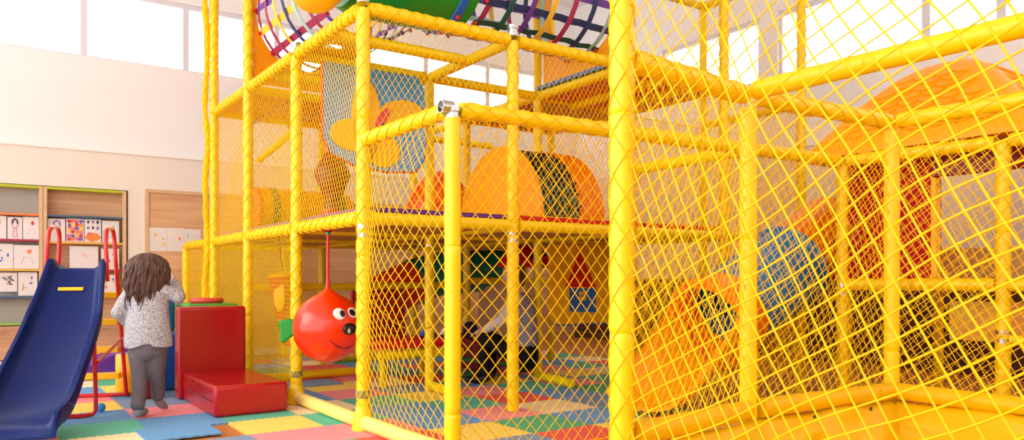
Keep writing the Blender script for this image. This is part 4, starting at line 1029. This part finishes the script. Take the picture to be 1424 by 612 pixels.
# exit lip seam
MB().tube([TOP + SD * 1.22 + SR * x + UP * (0.137 + y) for x, y in ((-.29, .07), (-.25, .088), (-.215, .03), (-.18, .006), (.18, .006), (.215, .03), (.25, .088), (.29, .07))], 0.003, 5).build('lip_seam', M['navy2'], ch)
for sgn in (-1, 1):
    x = sgn * 0.195
    hoop = [(0.05, 0.98), (0.045, 1.22), (0.03, 1.33), (0.0, 1.375), (-0.06, 1.40), (-0.12, 1.41), (-0.19, 1.40), (-0.24, 1.35), (-0.25, 1.25), (-0.26, 1.1), (-0.33, 0.6), (-0.40, 0.08), (-0.42, 0.045), (-0.46, 0.031)]
    # hoop legs stand behind the platform; the rear one runs on to the floor
    MB().tube(spline([TOP + SD * s_ + SR * (x * (1 + 0.22 * (1.4 - z))) + UP * z for s_, z in hoop], 4), 0.016, 12).build('handrail', M['redmetal'], e)
    MB().tube([TOP + SD * -0.03 + SR * x + UP * 1.388, TOP + SD * -0.06 + SR * x + UP * 1.40, TOP + SD * -0.12 + SR * x + UP * 1.41, TOP + SD * -0.16 + SR * x + UP * 1.406], 0.0172, 12).build('white_grip', M['white'], e)
for z in (0.20, 0.42, 0.65, 0.87):
    s_ = -0.26 - (1.1 - z) * 0.14
    MB().box(TOP + SD * s_ + UP * z, SR * 0.215, SD * 0.055, UP * 0.024).build('step', M['yellowpl'], e, smooth=0, bevel=0.008)
MB().tube(spline([TOP + SD * -0.46 + SR * -0.27 + UP * 0.031, TOP + SD * -0.47 + SR * 0.0 + UP * 0.031, TOP + SD * -0.46 + SR * 0.27 + UP * 0.031], 5), 0.016, 10).build('base_tube', M['redmetal'], e)
MB().tube(spline([TOP + SD * 0.55 + SR * s_ + UP * z for s_, z in ((-0.24, 0.53), (-0.25, 0.12), (-0.24, 0.05), (-0.18, 0.03), (0, 0.029), (0.18, 0.03), (0.24, 0.05), (0.25, 0.12), (0.24, 0.53))], 4), 0.015, 10).build('front_leg', M['redmetal'], e)
MB().tube([TOP + SD * 0.50 + SR * 0.25 + UP * 0.40, TOP + SD * -0.30 + SR * 0.25 + UP * 0.52], 0.012, 10).build('brace', M['redmetal'], e)

# ================================================================== foam floor tiles
TS = 0.5; TA0, TB0 = 0.766, -0.16
PAL = {'pink': '#f4959a', 'blue': '#6a9fce', 'yellow': '#fbda68', 'teal': '#62bea0', 'cream': '#f6dfae', 'red': '#ec6258', 'green': '#5cb282', 'grey-blue': '#8399b8', 'orange': '#ee7a2e'}
TM = {k: mat('foam mat ' + k, v, 0.75, spec=0.25, bump=0.15, bscale=160, var=0.03, vscale=5) for k, v in PAL.items()}
def tidx(px, py):
    Y = FPX / (py - HY); p = Vector(((px - CX) / FPX * Y, Y, 0)) - O0
    return (math.floor((p.dot(DA) - TA0) / TS), math.floor((p.dot(DB) - TB0) / TS))
fixed = {}
for px, py, c in ((230, 568, 'pink'), (240, 596, 'blue'), (120, 601, 'teal'), (140, 586, 'blue'), (110, 571, 'yellow'), (350, 598, 'yellow'), (420, 606, 'pink'), (330, 583, 'teal'), (200, 545, 'blue'), (110, 545, 'blue'), (112, 530, 'red'), (165, 540, 'yellow'),
                  (455, 546, 'pink'), (440, 556, 'blue'), (455, 568, 'cream'), (470, 580, 'teal'), (470, 530, 'red'), (440, 531, 'grey-blue'), (550, 596, 'pink'), (540, 572, 'blue'), (600, 590, 'blue'), (690, 598, 'yellow'), (790, 586, 'green'), (800, 604, 'red'), (740, 572, 'cream'), (660, 560, 'teal'), (560, 555, 'teal'),
                  (800, 568, 'pink'), (830, 575, 'blue'), (720, 548, 'red'), (760, 553, 'blue'), (640, 538, 'blue'), (700, 530, 'yellow'), (790, 520, 'yellow'), (780, 535, 'pink'), (830, 532, 'teal'), (820, 520, 'yellow'), (800, 508, 'teal')):
    fixed.setdefault(tidx(px, py), c)
rnd = random.Random(11)
cells = {}
for i in range(-7, 9):
    for j in range(-6, 9):
        vis = False
        for da in (0, .5, 1):
            for db in (0, .5, 1):
                p = F(TA0 + (i + da) * TS, TB0 + (j + db) * TS, 0)
                if p.y < 3: continue
                x, y = proj(p)
                if -40 < x < 1000 and y < 640: vis = True
        a_, b_ = TA0 + (i + .5) * TS, TB0 + (j + .5) * TS
        if not vis or a_ > 4.7 or a_ < -1.9 or b_ > 4.3: continue
        if b_ < -0.15 and a_ > 3.6: continue
        if a_ < 0.3 and b_ > 2.4: continue
        cells[i, j] = None
names = [k for k in PAL if k != 'orange']
for k in sorted(cells):
    if k in fixed: cells[k] = fixed[k]
for k in sorted(cells):
    if cells[k] is None:
        bad = {cells.get((k[0] + d, k[1] + q)) for d in (-1, 0, 1) for q in (-1, 0, 1)}
        ok = [n for n in names if n not in bad and n not in ()] or names
        cells[k] = rnd.choice(ok)
# one uncovered strip of brown floor beside the red seat block
gap = tidx(322, 603); cells.pop(gap, None)
def edge(p, q, outward, flip, eps=0.03):
    pts = []; n = 10
    for k in range(n):
        for t, s_ in ((eps, 1), (0.5 - eps, 1), (0.5 - eps, -1), (1.0 + eps, -1)):
            u = (k + t) / n
            if 0.03 < u < 0.97: pts.append((lerp(p[0], q[0], u) + outward[0] * s_ * 0.007 * flip, lerp(p[1], q[1], u) + outward[1] * s_ * 0.007 * flip))
    return pts
seen_lab = {}
def tile(i, j, col):
    g = 0.0012
    a0, b0 = TA0 + i * TS + g, TB0 + j * TS + g; a1, b1 = a0 + TS - 2 * g, b0 + TS - 2 * g
    # counter-clockwise in (b, a); shared edges carry the same teeth
    e1 = edge((b0, a0), (b1, a0), (0, 1), 1, -0.03); e2 = edge((b1, a0), (b1, a1), (1, 0), 1)
    e3 = edge((b0, a1), (b1, a1), (0, 1), 1)[::-1]; e4 = edge((b0, a0), (b0, a1), (1, 0), 1, -0.03)[::-1]
    poly = [(b0, a0)] + e1 + [(b1, a0)] + e2 + [(b1, a1)] + e3 + [(b0, a1)] + e4
    o = MB().prism(poly, F(0, 0, 0.0005), DB, DA, UP * 0.0115).build('foam_tile', TM[col], None, smooth=0)
    nb = [cells.get((i + d, j + q)) or 'bare floor' for d, q in ((0, -1), (0, 1), (-1, 0), (1, 0))]
    lab = '%s foam tile, %s left of it, %s right, %s in front, %s behind' % (col, *nb)
    if lab in seen_lab:
        dg = [cells.get((i + d, j + q)) or 'bare floor' for d, q in ((-1, -1), (1, 1))]
        lab = '%s foam tile, %s left, %s right, %s front, %s behind, %s diagonal' % (col, *nb, dg[0])
    seen_lab[lab] = 1
    tag(o, lab, 'floor mat', 'interlocking foam floor tiles')
for k in sorted(cells): tile(*k, cells[k])
# loose tile lying on top of the others
o = MB().prism([(-.22, -.2)] + [(-.22 + .44 * t / 12, -.2 - (.006 if t % 2 else -.006)) for t in range(1, 12)] + [(.22, -.2), (.22, .2), (-.22, .2)], W(248, 603, 4.86) * 1.0, DB, DA, UP * 0.011)
zt = min(v[2] for v in o.v); o.v = [(x, y, z - zt + 0.0125) for x, y, z in o.v]
tag(o.build('foam_tile', TM['blue'], None, smooth=0), 'loose blue foam tile lying on top of another blue tile before the girl', 'floor mat')
o = MB().prism([(-.24, -.2), (.24, -.2), (.24, .2), (-.24, .2)], F(2.3, 0.50, 0.0125), DB, DA, UP * 0.011)
tag(o.build('foam_tile', TM['grey-blue'], None, smooth=0), 'loose grey-blue foam tile on the mats below the fish ball', 'floor mat')

# ================================================================== PEOPLE
def limb(mb, pts, rs, n=14):
    pts = [Vector(p) for p in pts]
    mb.tube(pts, rs, n)
    for p, r in zip(pts, rs): mb.sph(p, r * 0.985, 14, 8)
def torso(mb, secs, n=24):   # (x, y, z, rx, ry)
    mb.rings([[Vector((x + rx * math.cos(2 * PI * j / n), y + ry * math.sin(2 * PI * j / n), z)) for j in range(n)] for x, y, z, rx, ry in secs])
def hand(mb, wrist, fwd, palm_n, s=1.0, curl=0.6):
    """palm, four unequal bent fingers and a thumb leaving the side of the palm"""
    fwd = fwd.normalized(); palm_n = (palm_n - fwd * palm_n.dot(fwd)).normalized(); side = fwd.cross(palm_n)
    c = wrist + fwd * 0.035 * s
    mb.ell(c, (fwd * 0.04 * s, side * 0.028 * s, palm_n * 0.013 * s), 14, 8)
    for k, L in enumerate((0.048, 0.055, 0.051, 0.040)):
        q = c + fwd * 0.032 * s + side * (0.021 - 0.014 * k) * s; d = fwd; pts = [q - fwd * 0.015 * s]; rs = [0.0072 * s]
        for seg in range(3):
            d = (d * math.cos(curl * (0.5 + 0.25 * seg)) + palm_n * math.sin(curl * (0.5 + 0.25 * seg))).normalized()
            q = q + d * L * s * (0.42, 0.32, 0.26)[seg]; pts.append(q); rs.append((0.0068, 0.0062, 0.0054)[seg] * s)
        limb(mb, pts, rs, 8)
    t0 = c + side * 0.02 * s - fwd * 0.015 * s
    limb(mb, [t0, t0 + (side * 0.7 + fwd * 0.6) * 0.026 * s, t0 + (side * 0.45 + fwd * 0.85 + palm_n * 0.3) * 0.052 * s], [0.009 * s, 0.0078 * s, 0.006 * s], 8)
def head(mb, c, fwd, s=1.0):
    fwd = fwd.normalized(); sd_ = fwd.cross(UP).normalized(); up = sd_.cross(fwd)
    mb.ell(c + up * 0.02 * s, (sd_ * 0.072 * s, fwd * 0.088 * s, up * 0.095 * s), 24, 16)
    mb.ell(c + fwd * 0.02 * s - up * 0.05 * s, (sd_ * 0.052 * s, fwd * 0.06 * s, up * 0.055 * s), 20, 12)
    limb(mb, [c + fwd * 0.083 * s + up * 0.012 * s, c + fwd * 0.098 * s - up * 0.018 * s], [0.008 * s, 0.012 * s], 10)   # nose
    for q in (-1, 1): mb.ell(c + sd_ * q * 0.073 * s - up * 0.003 * s, (sd_ * 0.008 * s, fwd * 0.016 * s, up * 0.026 * s), 10, 8)
    return fwd, sd_, up
def face(e, c, fwd, s):
    fwd = fwd.normalized(); sd_ = fwd.cross(UP).normalized(); up = sd_.cross(fwd)
    for q in (-1, 1):
        ey = MB().sph(c + fwd * 0.077 * s + sd_ * q * 0.03 * s + up * 0.008 * s, 0.011 * s, 14, 10).build('eye', M['white'], e)
        MB().ell(c + fwd * 0.087 * s + sd_ * q * 0.03 * s + up * 0.008 * s, (sd_ * 0.005 * s, up * 0.005 * s, fwd * 0.003 * s), 10, 6).build('iris', mat('brown iris', '#3a2414', .2), ey)
    MB().ell(c + fwd * 0.078 * s - up * 0.048 * s, (sd_ * 0.02 * s, fwd * 0.006 * s, up * 0.006 * s), 14, 8).build('mouth', mat('lip', '#c07068', .5), e)

# ---- the girl
GX, GY = -2.622, 5.44
g = lambda x, y, z: Vector((GX + x, GY + y, z + 0.0125))
girl = thing('person', 'child with long brown hair in flecked grey sweater and charcoal trousers, walking away', 'person', g(0, 0, 0))
HF = Vector((0.25, 0.95, -0.12)); HC = g(0.0, 0.045, 1.05)
mb = MB()
head(mb, HC, HF, 0.98)
limb(mb, [g(0, .03, .90), g(0, .035, 1.0)], [0.05, 0.042])
torso(mb, [(GX, GY + .02, .50, .11, .08), (GX, GY + .02, .60, .105, .075), (GX, GY + .02, .75, .105, .07), (GX, GY + .02, .86, .115, .07), (GX, GY + .025, .93, .09, .055)])
LS, LE, LW = g(-.115, .02, .895), g(-.19, 0, .745), g(-.165, .09, .655)
RS, RE, RW_ = g(.115, .03, .905), g(.195, .06, .865), g(.115, .2, .96)
limb(mb, [LS, LE, LW], [.038, .03, .021]); limb(mb, [RS, RE, RW_], [.038, .03, .021])
hand(mb, LW + Vector((0, .008, -.008)), Vector((0.15, .45, -0.85)), Vector((1, 0, 0)), 0.82, 0.45)
hand(mb, RW_ + Vector((-.005, .005, .012)), Vector((-.45, .25, .8)), Vector((-.6, -.6, 0)), 0.82, 0.5)
LH, LK, LA = g(-.062, .01, .53), g(-.045, -.01, .30), g(-.022, -.085, .065)
RH, RK, RA = g(.062, .02, .53), g(.045, .06, .30), g(.02, .13, .105)
limb(mb, [LH, LK, LA], [.062, .042, .028]); limb(mb, [RH, RK, RA], [.062, .042, .028])
limb(mb, [LA + UP * -0.025, g(-.03, -.02, .028), g(-.035, .045, .022)], [.03, .027, .02]); limb(mb, [RA, g(.025, .17, .06), g(.03, .215, .024)], [.028, .025, .02])
mb.build('body', M['skin'], girl, remesh=0.0042, smo=3)
face(girl, HC, HF, 0.98)
# socks
mb = MB(); limb(mb, [LA + UP * 0.02, LA + UP * -.02, g(-.03, -.02, .035), g(-.035, .05, .029)], [.034, .036, .033, .025])
mb.build('sock', M['sock'], girl, remesh=0.006, smo=4)
mb = MB(); limb(mb, [RA + UP * 0.03, RA, g(.025, .17, .062), g(.03, .22, .032)], [.034, .034, .031, .025])
mb.build('sock', M['sock'], girl, remesh=0.006, smo=4)
# trousers
mb = MB()
torso(mb, [(GX, GY + .015, .42, .07, .07), (GX + .0, GY + .015, .46, .122, .09), (GX, GY + .015, .53, .135, .098), (GX, GY + .02, .62, .125, .09)])
limb(mb, [g(-.066, .01, .52), lerp(LH, LK, .5) + Vector((0, -.005, 0)), LK, lerp(LK, LA, .5) + Vector((0, .012, 0)), lerp(LK, LA, .86), LA + UP * .035], [.076, .068, .056, .050, .046, .050])
limb(mb, [g(.066, .02, .52), lerp(RH, RK, .5), RK, lerp(RK, RA, .5) + Vector((0, .01, 0)), lerp(RK, RA, .86), RA + UP * .035], [.076, .068, .056, .050, .046, .050])
tr = mb.build('trousers', M['trousers'], girl, remesh=0.008, smo=4)
# sweater with rounded, parted hem
n = 40; rr = []
secs = [(.0, .50, .168, .118), (.0, .56, .165, .118), (.0, .65, .155, .110), (.0, .75, .146, .100), (.0, .84, .142, .092), (.0, .895, .132, .084), (.0, .93, .105, .070), (.0, .955, .06, .055)]
for k, (x, z, rx, ry) in enumerate(secs):
    ring = []
    for j in range(n):
        t = 2 * PI * j / n; dz = 0
        if k <= 1:
            back = max(0, -math.sin(t)); cc = math.cos(t)
            dz = (0.055 * back * math.exp(-((cc - 0.18) / 0.22) ** 2) - 0.02 * back * abs(cc)) * (1 if k == 0 else .3) + 0.006 * math.sin(7 * t)
        wr = 1 + 0.02 * math.sin(5 * t + k * 1.3)
        ring.append(Vector((GX + x + rx * wr * math.cos(t), GY + .02 + ry * wr * math.sin(t), z + dz + .0125)))
    rr.append(ring)
mb = MB(); mb.rings(rr)
limb(mb, [g(-.10, .02, .90), lerp(LS, LE, .5) + Vector((-.008, 0, 0)), LE + Vector((-.005, -.008, 0)), lerp(LE, LW, .6), LW + Vector((0, -.002, .008))], [.060, .056, .054, .047, .040])
limb(mb, [g(.10, .03, .90), lerp(RS, RE, .5), RE + Vector((.006, -.004, -.006)), lerp(RE, RW_, .6), RW_ + Vector((0, -.006, -.006))], [.060, .056, .054, .045, .037])
mb.build('sweater', M['sweater'], girl, remesh=0.0075, smo=3)
# hair: cap plus wavy locks
mb = MB(); rnd = random.Random(5)
mb.ell(HC + Vector((-.004, -.012, .030)), (Vector((.092, 0, 0)), Vector((0, .098, 0)), Vector((0, 0, .098))), 28, 18)
mb.ell(HC + Vector((-.012, -.035, -.045)), (Vector((.122, 0, 0)), Vector((0, .07, 0)), Vector((0, 0, .10))), 24, 16)
for k in range(520):
    t = rnd.uniform(-0.4, PI + 0.4); el = rnd.uniform(0.05, 1.35)
    d = Vector((math.cos(t) * math.cos(el), -math.sin(t) * math.cos(el) - .05, math.sin(el)))
    p = HC + Vector((-.004, -.012, .03)) + Vector((d.x * .090, d.y * .094, d.z * .095))
    low = .905 - HC.z + rnd.gauss(-.02, .035) - .03 * max(0, math.sin(t))      # tip height below the head centre
    L = max(.08, (p.z - HC.z) - low); ph = math.floor(t * 5) * 1.7 + rnd.uniform(-.4, .4); amp = rnd.uniform(.006, .016)
    pts, rs = [], []
    m_ = 14; sp_x = .145 * math.cos(t) * rnd.uniform(.8, 1.1); sp_y = -.105 * max(0, math.sin(t)) * rnd.uniform(.8, 1.05)
    for q in range(m_):
        f = q / (m_ - 1); e_ = math.sin(min(1, f * 1.8) * PI / 2)
        x = lerp(d.x * .092, sp_x, e_); y = lerp(d.y * .096, sp_y, e_)
        if f > .55: x *= 1 - .35 * (f - .55)
        w_ = amp * (.2 + f)
        pts.append(HC + Vector((-.006 + x + w_ * math.sin(ph + f * 11), -.014 + y + w_ * math.cos(ph + f * 9), (p.z - HC.z) - L * (f * (.35 + .65 * f)))))
        rs.append((0.0075 * (1 - f) ** 0.5 + 0.0016) * (0.5 if q == 0 else 1))
    mb.tube(pts, rs, 5)
mb.build('hair', M['hair'], girl, smooth=180)

# ---- the crouching person behind the nets
AX, AY = -0.02, 7.25
q = lambda x, y, z: Vector((AX + x, AY + y, z + 0.0125))
ad = thing('person', 'person in grey top and black trousers crouching on the mats under the deck', 'person', q(0, 0, 0))
hc = q(.03, .0, 1.02); hf = Vector((-.85, -.3, -.2))
mb = MB(); head(mb, hc, hf, 1.1)
limb(mb, [q(.07, 0, .82), q(.04, 0, .95)], [.06, .05])
limb(mb, [q(.13, 0, .26), q(.13, 0, .48), q(.09, 0, .72), q(.07, 0, .84)], [.13, .12, .13, .09])
H1, K1, A1 = q(.10, -.08, .24), q(-.24, -.14, .42), q(-.23, -.10, .08)
H2, K2, A2 = q(.10, .10, .24), q(-.22, .16, .43), q(-.18, .14, .08)
for H_, K_, A_ in ((H1, K1, A1), (H2, K2, A2)):
    limb(mb, [H_, K_, A_], [.085, .055, .035]); limb(mb, [A_ - UP * .03, A_ + Vector((-.08, -.02, -.045)), A_ + Vector((-.14, -.03, -.055))], [.035, .03, .022])
S1, E1, W1 = q(.06, -.16, .80), q(-.08, -.22, .60), q(-.25, -.15, .50)
S2, E2, W2 = q(.08, .16, .80), q(-.07, .22, .60), q(-.23, .10, .51)
for S_, E_, W_ in ((S1, E1, W1), (S2, E2, W2)):
    limb(mb, [S_, E_, W_], [.05, .04, .027]); hand(mb, W_, Vector((-.9, .1, -.2)), Vector((0, 0, -1)), 1.1, .5)
mb.build('body', M['skin'], ad, remesh=0.006, smo=3); face(ad, hc, hf, 1.1)
mb = MB()
limb(mb, [q(.13, 0, .24), q(.13, 0, .40)], [.15, .14])
for H_, K_, A_ in ((H1, K1, A1), (H2, K2, A2)): limb(mb, [H_, lerp(H_, K_, .5), K_, lerp(K_, A_, .5), A_ + UP * .02], [.105, .09, .075, .065, .055])
mb.build('trousers', M['blackcloth'], ad, remesh=0.01, smo=4)
for A_ in (A1, A2):
    mb = MB(); limb(mb, [A_ - UP * .025, A_ + Vector((-.07, -.02, -.04)), A_ + Vector((-.16, -.03, -.038))], [.042, .04, .032]); mb.build('shoe', M['black'], ad, remesh=0.008, smo=3)
mb = MB()
limb(mb, [q(.13, 0, .38), q(.125, 0, .55), q(.09, 0, .74), q(.07, 0, .83)], [.15, .145, .145, .09])
mb.build('grey_top', M['greytop'], ad, remesh=0.01, smo=4)
for S_, E_, W_ in ((S1, E1, W1), (S2, E2, W2)):
    mb = MB(); limb(mb, [S_, E_, lerp(E_, W_, .8)], [.065, .055, .042]); mb.build('sleeve', M['cream'], ad, remesh=0.01, smo=3)
mb = MB(); mb.ell(hc - hf.normalized() * .02 + UP * .035, (Vector((.10, 0, 0)), Vector((0, .093, 0)), Vector((0, 0, .105))), 24, 14)
mb.ell(hc - hf.normalized() * .08 - UP * .03, (Vector((.05, 0, 0)), Vector((0, .07, 0)), Vector((0, 0, .10))), 18, 10)
mb.build('hair', M['hair'], ad, remesh=0.008, smo=3)

# ================================================================== LIGHT, CAMERA
w = bpy.data.worlds.new('daylight'); SC.world = w; w.use_nodes = True
bg = w.node_tree.nodes['Background']; bg.inputs['Color'].default_value = (0.97, 0.985, 1.0, 1); bg.inputs['Strength'].default_value = 2.6
sun = bpy.data.lights.new('sun', 'SUN'); sun.energy = 0.8; sun.angle = math.radians(35); sun.color = (1, .97, .92)
so = bpy.data.objects.new('sun', sun); COL.objects.link(so); so.rotation_euler = Vector((0.9, 0.35, -0.5)).to_track_quat('-Z', 'Y').to_euler()
so.location = (-3, 0, 6)
cam = bpy.data.cameras.new('camera'); cam.sensor_width = 36; cam.lens = 36 * FPX / 1424; cam.shift_y = (HY - 306) / 1424
cam.dof.use_dof = True; cam.dof.focus_distance = 4.6; cam.dof.aperture_fstop = 4.5
co = bpy.data.objects.new('camera', cam); COL.objects.link(co); co.location = (0, 0, CAMZ); co.rotation_euler = (PI / 2, 0, 0)
SC.camera = co
vs = SC.view_settings; vs.view_transform = 'Standard'; vs.look = 'None'; vs.exposure = 0.27; vs.gamma = 1.0; vs.use_curve_mapping = False
SC.cycles.max_bounces = 8; SC.cycles.diffuse_bounces = 5; SC.cycles.transparent_max_bounces = 12
